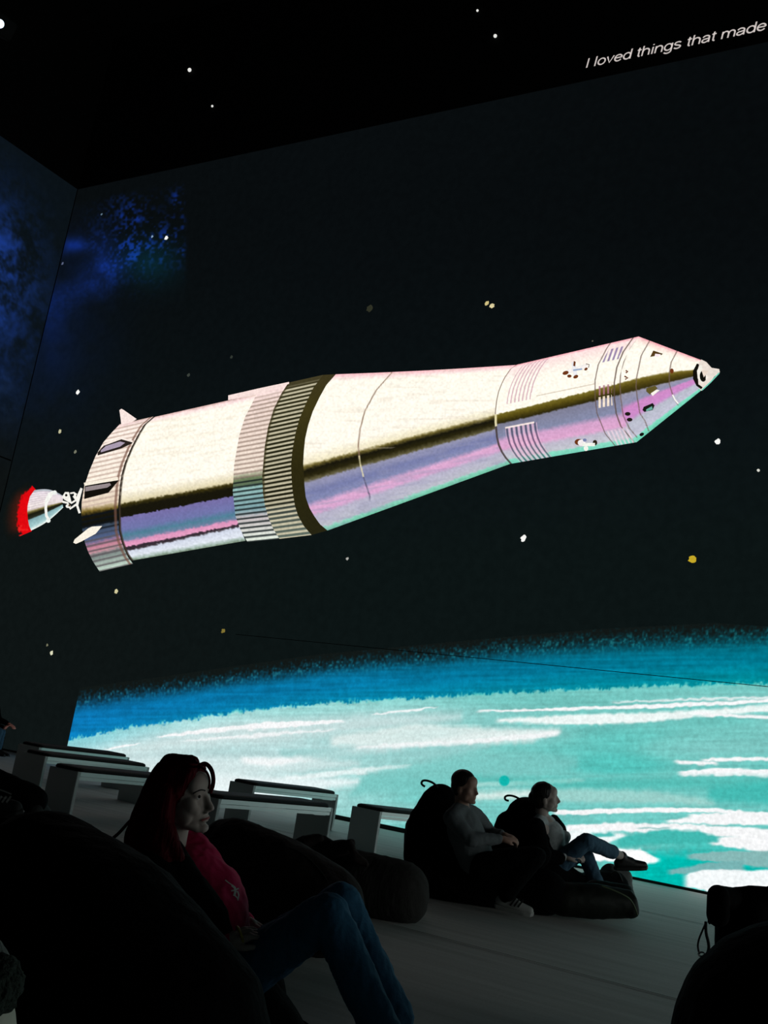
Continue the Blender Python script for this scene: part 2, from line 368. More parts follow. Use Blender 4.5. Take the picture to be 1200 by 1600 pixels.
def planet():
    root = empty('projected_planet', (-8.0, YP, 0.03))
    tag(root, 'projected curve of a blue and turquoise planet with white clouds, low on the main wall', 'projected planet')
    x0, _ = on_wall(105, 1168)
    xs = np.arange(x0, -2.1, 0.0145); zs = np.arange(0.03, 3.05, 0.0105)
    GX, GZ = np.meshgrid(xs, zs); px, py = pix_arr(GX, YP+0*GX, GZ)
    col = planet_colour(px, py)
    keep = (py > 950)[:-1, :-1]
    top = pix_arr(GX, YP+0*GX, GZ)[1]
    yA = np.interp(px, [105, 293, 497, 700, 925, 1200, 1600], [1092, 1066, 1037, 1018, 998, 984, 975.]); keep = (py > yA-14)[:-1, :-1]
    o = grid_mesh('planet_surface', GX, YP+0*GX, GZ, col, PIC, root, keep, .06)
    xs2 = np.concatenate([[xs[-1]], np.arange(-2.09, XR, 0.04)]); zs2 = np.arange(0.03, 3.2, 0.03)
    GX, GZ = np.meshgrid(xs2, zs2); px, py = pix_arr(GX, YP+0*GX, GZ)
    # beyond the frame the clouds run on level from where the drawn part ends
    bx, by = pix_arr(xs[-1]+0*GX, YP+0*GX, GZ); px2 = bx+(GX-xs[-1])*100; py2 = by
    grid_mesh('planet_surface', GX, YP+0*GX, GZ, planet_colour(px2, py2), PIC, root, None, .06)
planet()
# unseen right wall: near-white glow added to light benches and people, dimmed picture beyond
sr = np.linspace(0, D-YF, 90); zr = np.concatenate([np.linspace(0, 3.6, 30), [HT]]); GS, GZ = np.meshgrid(sr, zr)
cr_ = planet_colour(1200+(GS+10.4)*110*.6, 1395-(GZ-.14)*145*.9); far_ = sstep(6.6, 8.2, GS)[..., None]; cr_ = np.where((GZ > 3.4)[..., None], np.array([14, 20, 20.]), np.array([244, 252, 250.])*(1-far_)+cr_*.35*far_)
slab('wall_right', XR+0*GS, D-GS, GZ, cr_, ((XR+.002, YF-.3, 0), (XR+.3, D+.3, TOP)), 1.3)

# ------------------------------------------------------------------ the projected rocket
def section(name, L, Rr, stops, parent, nu, nv, overlay=None, dy=0.0, curve=None):
    """one skin section: left and right edge arcs in picture pixels; stops = [(v_left, v_right, colour)] across it"""
    u = np.linspace(0, 1, nu)[None, :]; v = np.linspace(0, 1, nv)[:, None]
    def arc(A):
        A = np.array(A, float); y = A[0, 1]+(A[-1, 1]-A[0, 1])*v
        return np.interp(y, A[:, 1], A[:, 0]), y
    xl, yl = arc(L); xr, yr = arc(Rr)
    x = xl*(1-u)+xr*u; y = yl*(1-u)+yr*u
    if curve: x, y = curve(x, y, u, v)
    col = np.zeros(x.shape+(3,)); S = [(s[0]*(1-u)+s[1]*u, np.array(s[2], float)) for s in stops]
    vv = v+0*u+0.012*(vnoise(x/3, y/3, 5)-.5)
    col[:] = S[0][1]
    for (a, ca), (b, cb) in zip(S[:-1], S[1:]):
        t = np.clip((vv-a)/np.maximum(b-a, 1e-4), 0, 1)[..., None]; m = (vv >= a)[..., None]
        col = np.where(m, ca*(1-t)+cb*t, col)
    if overlay: col = overlay(x, y, u+0*v, v+0*u, col)
    col = col*(0.96+.08*vnoise(x/2.4, y/2.4, 9)[..., None])
    X, Z = wall_arr(x, y)
    return grid_mesh(name, X, YP-dy+0*X, Z, col, PICR, parent, None, .08)
CREAM = (253, 247, 233); PINKW = (252, 224, 222); OLIVE = (62, 54, 18); DK = (24, 22, 12); VIO = (128, 128, 172)
PINK = (222, 160, 204); TEALE = (140, 214, 192); LG = (186, 184, 204)
skL = [(187.5, 663), (175, 676), (162, 691), (150, 712), (140, 736), (132, 760), (128, 785), (127.5, 805), (129, 829), (133, 848), (138, 862), (146, 878), (156, 893)]
skR = [(240, 651), (225, 664), (216, 679), (205, 700), (195, 724), (190, 742), (187.5, 760), (185, 790), (186, 829), (190, 846), (195, 859), (200, 870), (208, 881)]
tkL = [(240, 652), (226, 664), (217, 679), (206, 700), (196, 724), (191, 742), (188.5, 760), (186, 790), (187, 829), (191, 846), (195, 857), (199, 866), (206, 876)]
bdL = [(405, 608), (393, 633), (383, 652), (374, 681), (366, 727), (364, 768), (368, 806), (376, 828), (387, 847)]
tkR = [(405, 615), (393, 636), (384, 654), (375, 681), (367, 727), (365, 768), (369, 806), (375, 825), (384, 845)]
bdM = [(451, 598), (440, 615), (428, 639), (419, 668), (414, 697), (410, 743), (411, 770), (414, 789), (420, 810), (428, 828), (437, 842)]
bdR = [(505, 586), (490, 606), (478, 631), (468, 655), (462, 677), (457, 705), (455, 727), (456, 750), (457.5, 768), (461, 790), (466, 806), (475, 822), (487, 836)]
cnL = [(525, 585), (510, 602), (499, 622), (489, 643), (482, 664), (477, 686), (475, 706), (474, 725), (475, 739), (476, 758), (478, 777), (484, 794), (491, 806), (500, 819), (512, 829)]
cnR = [(806, 570.5), (797, 577), (788, 590), (783, 600), (778, 613), (775, 627), (773, 645), (773, 660), (775, 683), (778, 696), (783, 707), (789, 716), (797, 725)]
cmL = [(998, 526), (984, 545), (974, 566), (968, 590), (967, 610), (969, 630), (973, 650), (981, 670), (995, 691)]
cmR = [(1096, 563), (1088, 574), (1085, 586), (1087, 598), (1096, 610)]
def hatch(col, m, c, amt=1.0): m = (m*amt)[..., None]; return col*(1-m)+np.array(c, float)*m
def band_line(t, c, w): return sstep(w, w*.4, np.abs(t-c))
def rocket():
    root = empty('projected_rocket', (-9.5, YP, 4.5))
    tag(root, 'projected drawing of a white and violet rocket flying right across the main wall', 'projected rocket')
    def tri(t, n): return np.abs(((t*n) % 1.0)-.5)*2
    # tank
    def ov_tank(x, y, u, v, c):
        c = hatch(c, band_line(u, 0.0, .02), (60, 50, 40)); c = hatch(c, sstep(.55, .9, vnoise(x/30, (y+.17*x)/3.5, 31))*(v < .55), (236, 226, 204), .4)
        return c
    section('tank', tkL, tkR, [(0, 0, (214, 178, 172)), (.02, .02, PINKW), (.06, .05, CREAM), (.52, .52, CREAM), (.60, .60, (226, 214, 176)), (.612, .615, OLIVE), (.64, .64, DK), (.70, .695, DK), (.705, .70, (120, 112, 168)), (.79, .78, (112, 118, 170)),
             (.83, .82, (80, 128, 150)), (.86, .85, (110, 130, 160)), (.875, .862, (224, 150, 190)), (.905, .885, (232, 160, 196)), (.912, .89, (50, 40, 50)), (.93, .90, (60, 50, 56)), (.94, .91, (206, 212, 228)), (.97, .965, (220, 226, 236)), (.99, .985, (170, 190, 180)), (1, 1, (120, 140, 120))], root, 150, 190, ov_tank)
    # skirt with ribs
    def ov_skirt(x, y, u, v, c):
        r = sstep(.45, .8, tri(v, 30)); up = sstep(.60, .55, v)
        c = hatch(c, r*up, (196, 172, 158), .75)
        c = hatch(c, r*sstep(.60, .63, v)*sstep(.8, .7, v), (16, 20, 24), .95)
        c = hatch(c, r*sstep(.75, .8, v), (90, 84, 88), .75)
        c = hatch(c, band_line(u, .92, .05), (120, 84, 70), .7)
        return c
    section('aft_skirt', skL, skR, [(0, 0, (236, 206, 204)), (.06, .05, (252, 236, 226)), (.40, .42, (250, 238, 222)), (.56, .58, (232, 212, 188)), (.60, .615, (120, 100, 40)), (.63, .63, DK), (.70, .70, (16, 18, 14)), (.715, .715, (60, 74, 92)), (.80, .80, (84, 100, 140)), (.84, .83, (196, 128, 150)), (.88, .87, (206, 150, 162)), (.90, .89, (120, 130, 128)), (1, 1, (200, 222, 206))], root, 60, 200, ov_skirt, 0.0008)
    # ribbed band
    def ov_light(x, y, u, v, c):
        r = sstep(.42, .75, tri(v, 34)); c = hatch(c, r*sstep(.62, .58, v)*sstep(.02, .1, v), (150, 128, 116), .7)
        c = hatch(c, r*sstep(.58, .62, v), (20, 28, 30), .8); return c
    section('ribbed_band', bdL, bdM, [(0, 0, PINKW), (.12, .12, (238, 216, 206)), (.55, .55, (240, 224, 208)), (.60, .60, (110, 126, 90)), (.64, .64, (90, 110, 86)), (.66, .66, (150, 190, 186)), (.80, .80, (128, 164, 170)), (.85, .85, (200, 190, 192)), (1, 1, (226, 236, 222))], root, 60, 260, ov_light, .001)
    def ov_dark(x, y, u, v, c):
        k = tri(v, 36); r = sstep(.38, .66, k); c = hatch(c, r*sstep(.02, .05, v), (214, 206, 176), .9)
        return hatch(c, sstep(.1, .04, u)*sstep(.78, .7, v), (60, 54, 30), .7)
    section('ribbed_band', bdM, bdR, [(0, 0, (70, 64, 40)), (.1, .1, (44, 42, 22)), (.78, .78, (26, 26, 14)), (.82, .82, (60, 66, 60)), (1, 1, (96, 110, 100))], root, 60, 260, ov_dark, .001)
    section('dark_ring', bdR, cnL, [(0, 0, (60, 54, 30)), (.2, .2, (62, 56, 24)), (.6, .6, (44, 40, 16)), (1, 1, (38, 36, 18))], root, 20, 80, None, .0012)
    # adapter cone
    def ov_cone(x, y, u, v, c):
        xs_ = np.interp(y, [583, 610, 643, 670, 697, 725, 752, 775], [612, 588, 570, 563, 560, 563, 570, 578])
        m = sstep(1.6, .6, np.abs(x-xs_))*sstep(786, 776, y)
        c = hatch(c, m*(v < .62), (140, 112, 92), .8); c = hatch(c, m*(v >= .60)*(v < .76), (236, 226, 180), .8); c = hatch(c, m*(v >= .76), (86, 84, 110), .8)
        c = hatch(c, sstep(.62, .95, vnoise(x/40+y/90, y/3.5, 33))*(v < .6), (226, 214, 196), .35)
        return hatch(c, sstep(.5, .9, vnoise(x/30, (y+.16*x)/4, 35))*(v > .7), (150, 150, 180), .35)
    def cone_curve(x, y, u, v):
        return x, y+5.0*np.sin(np.pi*u)*(1-v)*0.25
    section('adapter_cone', cnL, cnR, [(0, 0, (250, 190, 196)), (.025, .03, PINKW), (.05, .06, CREAM), (.5, .42, CREAM), (.58, .50, (240, 230, 196)), (.597, .525, (110, 98, 46)), (.62, .56, DK), (.66, .60, (40, 36, 14)), (.685, .645, (96, 90, 60)), (.70, .66, (150, 150, 178)), (.77, .73, (120, 126, 170)), (.82, .78, (132, 138, 178)), (.855, .815, (224, 172, 210)), (.89, .86, (218, 168, 208)), (.91, .89, (184, 180, 202)), (.975, .96, (190, 192, 204)), (.985, .972, (140, 214, 190)), (1, 1, (110, 190, 160))], root, 240, 190, ov_cone, .0006, cone_curve)
    # service module
    def ov_sm(x, y, u, v, c):
        c = hatch(c, band_line(u, .006, .006)*(v < .5), (110, 86, 70), .8); c = hatch(c, band_line(u, .008, .014)*(v > .5)*(v < .62), (246, 236, 190), .9); c = hatch(c, band_line(u, .008, .012)*(v >= .62), (70, 60, 60), .9)
        h = np.abs(((u*32) % 1)-.5)*2
        c = hatch(c, sstep(.5, .8, h)*(u > .09)*(u < .30-.04*v)*(v > .02)*(v < .42), (206, 160, 176), .75)
        c = hatch(c, sstep(.4, .7, np.abs(((u*27) % 1)-.5)*2)*(u > .08)*(u < .33)*(v > .66), (238, 190, 214), .75)
        c = hatch(c, sstep(.5, .85, np.abs(((u*27+.5) % 1)-.5)*2)*(u > .08)*(u < .33)*(v > .66), (66, 60, 84), .7)
        c = hatch(c, (u > .08)*(u < .31)*band_line(v, .655, .012), (252, 234, 226), .95)
        xs_ = np.interp(y, [533, 545, 570, 594, 622, 646, 678, 700], [956, 948, 935, 930, 930, 933, 946, 964])
        c = hatch(c, sstep(1.3, .5, np.abs(x-xs_)), (104, 84, 78), .75)
        xs2 = np.interp(y, [527, 550, 574, 598, 622, 646, 666, 690], [990, 974, 964, 960, 960, 963, 970, 990])
        c = hatch(c, sstep(1.6, .6, np.abs(x-xs2)), (92, 74, 66), .8)
        k = np.abs((((x+.35*y)/7.0) % 1)-.5)*2
        c = hatch(c, sstep(.4, .7, k)*(x > xs_+4)*(x < xs2-3)*(v > .07)*(v < .20), (130, 110, 160), .8)
        k2 = np.abs((((x-.0*y)/6.6) % 1)-.5)*2; inb = (x > xs_+3)*(x < xs2-4)
        c = hatch(c, sstep(.45, .75, k2)*inb*(v > .43)*(v < .52), (176, 120, 140), .9); c = hatch(c, sstep(.3, .6, k2)*inb*(v >= .535)*(v < .64), (250, 232, 210), .95)
        k3 = np.abs((((x-.45*y)/6.4) % 1)-.5)*2
        c = hatch(c, sstep(.4, .7, k3)*(x > xs_+3)*(v > .86), (240, 214, 226), .7)
        c = hatch(c, band_line(v, .40-.0*u, .006)*(u > .33)*(u < .8), (206, 190, 170), .7)
        return c
    section('service_module', cnR, cmL, [(0, 0, (250, 176, 186)), (.03, .03, PINKW), (.10, .10, (250, 232, 224)), (.2, .2, CREAM), (.5, .44, CREAM), (.51, .452, (120, 108, 40)), (.545, .49, (92, 80, 22)), (.60, .545, (44, 38, 12)), (.615, .56, (128, 128, 150)), (.73, .71, (134, 140, 170)), (.78, .76, (214, 164, 204)), (.85, .84, (224, 168, 208)), (.885, .87, (192, 186, 204)), (.95, .95, (196, 200, 208)), (.965, .965, (136, 222, 196)), (1, 1, (120, 210, 186))], root, 260, 190, ov_sm, .0008)
    # command module cone
    def ov_cm(x, y, u, v, c):
        for A in ([(996, 527), (980, 550), (970, 580), (969, 602), (970, 622), (974, 650), (984, 670), (996, 684)], [(1015, 533), (1002, 556), (995, 590), (994, 604), (996, 622), (1000, 646), (1008, 658), (1014, 674)], [(1058, 549), (1049, 566), (1046, 582), (1046, 600), (1052, 620), (1060, 634)]):
            A = np.array(A, float); xs_ = np.interp(y, A[:, 1], A[:, 0]); m = sstep(1.4, .5, np.abs(x-xs_))*(y < A[-1, 1])
            c = hatch(c, m, (112, 92, 84), .75)
        return c
    section('nose_cone', cmL, cmR, [(0, 0, (250, 168, 180)), (.02, .04, (252, 220, 212)), (.06, .12, CREAM), (.44, .30, CREAM), (.452, .34, (120, 106, 40)), (.49, .42, (84, 72, 20)), (.545, .52, (56, 48, 16)), (.56, .55, (150, 148, 168)), (.66, .60, (146, 146, 176)), (.70, .64, (210, 140, 200)), (.80, .74, (206, 140, 202)), (.84, .80, (186, 190, 204)), (.955, .93, (196, 196, 214)), (.965, .945, (130, 226, 196)), (1, 1, (112, 206, 178))], root, 130, 170, ov_cm, .001)
    K = (18, 16, 12)
    poly('docking_probe', [([(1096, 562), (1104, 566), (1112, 575), (1124, 577), (1125, 582), (1116, 589), (1106, 603), (1096, 611), (1087, 600), (1084, 587), (1088, 573)], (236, 224, 214)),
         (line([(1091, 569), (1085, 580), (1085, 592), (1090, 602), (1097, 607)], 4), K), (line([(1096, 571), (1091, 580), (1092, 591), (1098, 599)], 3.5), (244, 240, 230)), (disc(1099, 588, 5.5, 9), K), ([(1096, 578), (1108, 580), (1100, 590)], (238, 220, 206)), ([(1103, 584), (1107, 590), (1103, 594)], (250, 240, 230)), (line([(1124, 583), (1110, 598), (1097, 610)], 2), (120, 214, 190))], root)
    # fins on the skirt
    poly('fin', [([(187, 641), (190, 639), (194, 641), (214, 655), (206, 660), (190, 664), (189, 655)], (252, 232, 226))], root)
    poly('fin', [([(153, 707), (163, 696), (190, 686), (208, 690), (207, 693), (190, 701), (153, 712)], (40, 34, 30)), ([(158, 704), (166, 697), (188, 690), (196, 692), (188, 698), (158, 707)], (170, 156, 176)), (line([(163, 695), (190, 685), (208, 690)], 3), (250, 236, 226))], root)
    poly('fin', [([(133, 758), (178, 750), (185, 748), (186, 751), (170, 770), (132, 780)], K), ([(134, 761), (172, 755), (174, 758), (168, 762), (134, 768)], (150, 138, 140)), (line([(132, 757), (160, 752), (185, 748)], 5), (250, 240, 222))], root)
    poly('fin', [([(115, 848), (117, 843), (138, 826), (144, 823), (160, 822), (150, 834), (128, 846), (119, 850)], (252, 244, 228))], root)
    poly('ledge', [([(357, 618), (405, 607), (452, 597), (452, 600), (405, 616), (357, 625.5)], (250, 226, 220))], root)
    # engine
    eL = [(54, 766), (47, 776), (43.5, 790), (43, 800), (44, 812), (46, 822), (49, 829)]
    eR = [(100, 778), (98.5, 782), (98, 785), (98, 789), (99, 793)]
    def ov_e(x, y, u, v, c): return hatch(c, sstep(.4, .8, np.abs(((v*16) % 1)-.5)*2)*(v < .55), (200, 180, 196), .5)
    def bulge(x, y, u, v): return x, y-7.0*np.sin(np.pi*np.clip(u*.9, 0, 1))*(1-v)+1*np.sin(np.pi*u)*v*4
    section('engine_bell', eL, eR, [(0, 0, (150, 170, 176)), (.08, .08, (232, 222, 228)), (.5, .5, (236, 226, 220)), (.56, .56, (120, 110, 60)), (.62, .62, (26, 26, 14)), (.72, .72, (40, 44, 34)), (.75, .75, (130, 170, 176)), (.92, .92, (168, 206, 208)), (1, 1, (240, 246, 240))], root, 50, 70, ov_e, .0005, bulge)
    poly('engine_ring', [(line([(84, 769), (77, 772), (73, 782), (72, 794), (73, 806), (77, 813)], 4.2), (246, 246, 240)), (disc(76, 813.5, 3.5), (240, 246, 240)), (disc(86, 770, 3.5), (240, 244, 240))], root, .004)
    Wt = (246, 244, 236)
    poly('thrust_frame', [(line([(98, 778), (103, 770), (107, 770), (108, 776), (102, 780), (112, 786), (122, 780)], 3), Wt), (line([(98, 784), (106, 786), (110, 795), (120, 788)], 3.2), Wt), (line([(110, 771), (116, 770), (120, 772), (115, 776), (120, 782)], 2.4), Wt), (disc(107, 791, 4, 3), Wt), (line([(128, 763), (122, 776), (121, 790), (125, 802)], 3.5), Wt), (disc(104, 774, 2.0), K), (disc(109, 790, 1.8), (90, 70, 50))], root, .002)
    # exhaust: bright crescent fading to dim red
    def ov_x(x, y, u, v, c):
        n = vnoise(x/3, y/3, 41); a = sstep(.50, .62, u+.14*(n-.5)); g = sstep(.0, .55, u)*sstep(0, .25, v)*sstep(1, .8, v)
        dim = np.array([15, 20, 19.])*(1-g[..., None])+np.array([62, 26, 18.])*g[..., None]
        col = dim*(1-a[..., None])+np.array([226, 8, 16.])*a[..., None]
        return hatch(col, a*(v > .8)*sstep(.4, .8, n), (246, 60, 50), .5)
    section('exhaust_flame', [(44, 752), (20, 768), (8, 790), (4, 812), (6, 832), (12, 846)], [(56, 765), (48, 777), (44.5, 790), (44, 800), (45, 812), (47, 822), (50, 830)], [(0, 0, (15, 20, 19)), (1, 1, (15, 20, 19))], root, 60, 70, ov_x, -.001)
    RB = (112, 56, 24)
    for cx, cy in ((900, 577),):
        poly('thruster_cluster', [(line([(883, 583), (899, 577), (918, 572)], 7), (250, 244, 240)), (line([(896, 566), (900, 590)], 6), (236, 236, 240)), (disc(884, 583, 5, 3, a=-.3), RB), (disc(890, 588, 3.5, 2.5), RB), (disc(900, 589, 4.2, 2.6, a=-.4), RB), (disc(916, 577, 3, 2, a=-.6), RB), ([(897, 564), (900, 566), (899, 573), (896, 572)], RB), (line([(916, 569), (921, 570), (920, 575)], 1.4), (120, 100, 96)), (line([(896, 579), (910, 577)], 2.5), (150, 170, 200))], root)
    poly('thruster_cluster', [(disc(905, 691, 7, 5), RB), (disc(909, 692, 6, 5), (246, 240, 240)), (disc(930, 692, 3.6, 4.4), (44, 34, 20)), (line([(910, 695), (930, 695)], 5), (244, 246, 236)), (disc(916, 701, 3.6, 4), (248, 250, 240)), (disc(914, 688, 3, 2.6), (120, 130, 170))], root)
    poly('window', [([(1021, 548), (1036, 553), (1034, 555), (1022, 557), (1016, 558)], (84, 60, 24)), ([(1024, 553), (1033, 554), (1029, 558), (1023, 557)], (252, 236, 240))], root)
    poly('window', [([(1010, 607), (1024, 603), (1028, 607), (1016, 617), (1010, 612)], (96, 86, 40)), ([(1017, 615), (1026, 609), (1031, 610), (1020, 619)], (252, 246, 236))], root)
    poly('window', [([(1004, 641), (1006, 636), (1020, 630), (1023, 634), (1020, 641), (1007, 644)], (22, 26, 20)), ([(1010, 640), (1019, 635), (1020, 640), (1010, 643)], (110, 176, 160))], root)
    for shp_ in [(line([(978, 579), (981, 581), (978, 583)], 2.4), RB), (line([(976, 588), (981, 591), (977, 593)], 2.4), RB), (disc(981, 647, 4.5, 3), (30, 26, 20)), (disc(984, 656, 4.5, 3), (30, 26, 20)), (disc(1003, 679, 3.8, 2.6, a=-.4), (20, 18, 16)), (disc(1050, 580, 3, 4), RB), (line([(1051, 617), (1055, 625), (1060, 631)], 2.2), (248, 246, 240))]: poly('small_thruster', [shp_], root)
rocket()

# ------------------------------------------------------------------ projected stars
def star(x, y, r, c, label, group=None):
    X, Z = on_wall(x, y); bm = bmesh.new(); lay = bm.verts.layers.float_color.new('paint')
    rr = r*math.dist(on_wall(x, y), on_wall(x+1, y)); n = 12; rnd = random.Random(int(x*7+y))
    vs = [bm.verts.new((X+rr*(1+.25*rnd.uniform(-1, 1))*math.cos(t), YP-.001, Z+rr*(1+.25*rnd.uniform(-1, 1))*math.sin(t))) for t in [2*math.pi*i/n for i in range(n)]]
    for v in vs: v[lay] = rgba(c)
    bm.faces.new(vs); o = link('projected_star', bm_mesh(bm, 'star'), PIC); tag(o, label, 'projected star', 'projected stars')
WS = (250, 250, 246)
for s in [(122, 613, 2.6, WS, 'small white projected star left of the rocket, above the engine'),
          (94, 674, 2.3, (190, 186, 150), 'faint cream projected star straight above the red exhaust'),
          (118, 706, 2.0, (120, 122, 104), 'dim grey projected star just left of the rocket skirt'),
          (295, 586, 2.2, (58, 64, 58), 'barely visible projected star above the rocket tank'),
          (362, 558, 2.0, (50, 56, 50), 'very faint projected star above the ribbed band, left of centre'),
          (578, 482, 4.6, (46, 48, 36), 'dim olive projected smudge of a star high above the rocket cone'),
          (761, 474, 3.2, (206, 190, 130), 'left one of a close pair of warm projected stars above the rocket'),
          (769, 478, 3.6, (222, 208, 160), 'right one of a close pair of warm projected stars above the rocket'),
          (543, 873, 2.0, (170, 170, 164), 'tiny projected star under the ribbed band of the rocket'),
          (818, 841, 4.6, WS, 'bright white projected star below the middle of the rocket'),
          (1082, 874, 6.4, (196, 168, 40), 'large yellow projected star low at the right'),
          (1122, 690, 4.4, WS, 'bright white projected star below the rocket nose'),
          (1185, 735, 2.6, (220, 220, 210), 'small white projected star at the right edge, below the nose'),
          (182, 924, 2.6, (214, 206, 160), 'small cream projected star below the rocket skirt'),
          (349, 986, 2.8, (126, 112, 50), 'small olive projected star just above the blue haze of the planet'),
          (81, 1020, 2.4, (222, 222, 190), 'brighter lower one of two tiny projected stars at the far left'),
          (74, 1008, 1.6, (120, 120, 96), 'fainter upper one of two tiny projected stars at the far left'),
          (260, 372, 2.7, WS, 'bright white projected star inside the blue mist at the upper left'),
          (238, 370, 1.5, (130, 160, 190), 'tiny pale star beside the bright one in the blue mist'),
          (159, 335, 1.3, (96, 120, 140), 'tiny faint star near the top left corner of the main wall'),
          (98, 412, 1.6, (90, 100, 130), 'tiny faint star beside the corner of the two walls'),
          (926, 533, 1.3, (96, 92, 80), 'tiny faint star touching the top of the rocket near its nose')]:
    star(*s)
# points of light above the projection
def speck(x, y, r, label):
    X, Z = on_wall(x, y); rr = r*math.dist(on_wall(x, y), on_wall(x+1, y))*.8
    bm = bmesh.new(); bmesh.ops.create_uvsphere(bm, u_segments=10, v_segments=6, radius=rr, matrix=Matrix.Translation((X, D-0.012-rr*.6, Z)))
    o = link('pinpoint_light', bm_mesh(bm, 'p'), M_pin); tag(o, label, 'light', 'pinpoint lights on the black band')
M_pin = mat('pinpoint', (200, 200, 200), emit=(240, 240, 235), estr=.9)
speck(298, 111, 2.6, 'upper of two tiny lights on the black band at the left')
speck(333, 167, 1.6, 'fainter lower light on the black band at the left')
speck(775, 58, 3.0, 'brighter tiny light on the black band right of centre')
speck(747, 18, 2.0, 'tiny light at the very top of the picture, right of centre')

# caption on the black band: plain grotesque letters drawn as strokes (x-height = 1)
def arc_(cx, cy, rx, ry, a0, a1, n=12): return [(cx+rx*math.cos(math.radians(a0+(a1-a0)*i/n)), cy+ry*math.sin(math.radians(a0+(a1-a0)*i/n))) for i in range(n+1)]
AS = 1.42
GLY = {'I': (.50, [[(.25, 0), (.25, 1.38)]]), 'l': (.44, [[(.22, 0), (.22, AS)]]), 'i': (.44, [[(.22, 0), (.22, 1)], [(.22, 1.27), (.22, 1.40)]]),
       'o': (1.08, [arc_(.54, .5, .42, .45, 0, 360, 24)]), 'v': (.96, [[(.08, 1), (.48, .06), (.88, 1)]]),
       'e': (1.06, [[(.12, .53), (.94, .53)], arc_(.53, .5, .42, .45, 4, 325, 22)]),
       'd': (1.10, [arc_(.52, .5, .41, .45, 0, 360, 24), [(.93, 0), (.93, AS)]]),
       't': (.58, [[(.27, 1.28), (.27, .2)]+arc_(.45, .2, .18, .16, 180, 275, 5), [(.06, .97), (.52, .97)]]),
       'h': (1.08, [[(.15, 0), (.15, AS)], [(.15, .55)]+arc_(.53, .56, .38, .40, 170, 0, 10)+[(.91, 0)]]),
       'n': (1.08, [[(.15, 0), (.15, 1)], [(.15, .55)]+arc_(.53, .56, .38, .40, 170, 0, 10)+[(.91, 0)]]),
       'm': (1.62, [[(.15, 0), (.15, 1)], [(.15, .55)]+arc_(.48, .60, .33, .36, 170, 0, 8)+[(.81, 0)], [(.81, .55)]+arc_(1.14, .60, .33, .36, 170, 0, 8)+[(1.47, 0)]]),
       'g': (1.10, [arc_(.52, .5, .41, .45, 0, 360, 24), [(.93, 1), (.93, -.08)]+arc_(.53, -.08, .40, .30, 0, -155, 10)]),
       's': (.96, [arc_(.48, .73, .34, .23, 25, 200, 10)+[(.30, .55), (.66, .44)]+arc_(.48, .26, .35, .23, 25, -160, 10)[0:]]),
       'a': (1.06, [arc_(.50, .68, .36, .28, 165, 0, 9)+[(.86, .0)], [(.86, .56), (.45, .50)]+arc_(.42, .27, .30, .23, 100, 300, 10)+[(.86, .28)]])}
TXT = 'I loved things that made'; adv = sum(GLY[c][0] if c != ' ' else .52 for c in TXT)
x0, z0 = on_wall(914, 107.5); x1, z1 = on_wall(1197, 47.5); sx = (x1-x0)/adv; sz = sx*.90
M_txt = mat('caption_light', (120, 120, 120), noise=0.0, emit=(200, 190, 186), estr=1.0)
cap = empty('caption', (x0, D-0.016, z0)); tag(cap, 'white caption in slanted letters on the black band, top right', 'caption')
def stroke_bm(bm, pts, w, off):
    pts = [(px_+off, py_) for px_, py_ in pts]; o_ = line(pts, w); n_ = len(pts); vs = []
    for (a_, b_) in o_:
        X_ = x0+(a_+.16*b_*.8)*sx; vs.append(bm.verts.new((X_, D-0.016, z0+b_*sz+(a_*sx)/(x1-x0)*(z1-z0))))
    for q in range(n_-1): bm.faces.new((vs[q], vs[q+1], vs[2*n_-2-q], vs[2*n_-1-q]))
off = 0.0
for word in TXT.split(' '):
    bm = bmesh.new()
    for ch in word:
        for st in GLY[ch][1]: stroke_bm(bm, st, .175, off)
        off += GLY[ch][0]
    link('word', bm_mesh(bm, 'word'), M_txt, cap); off += .52

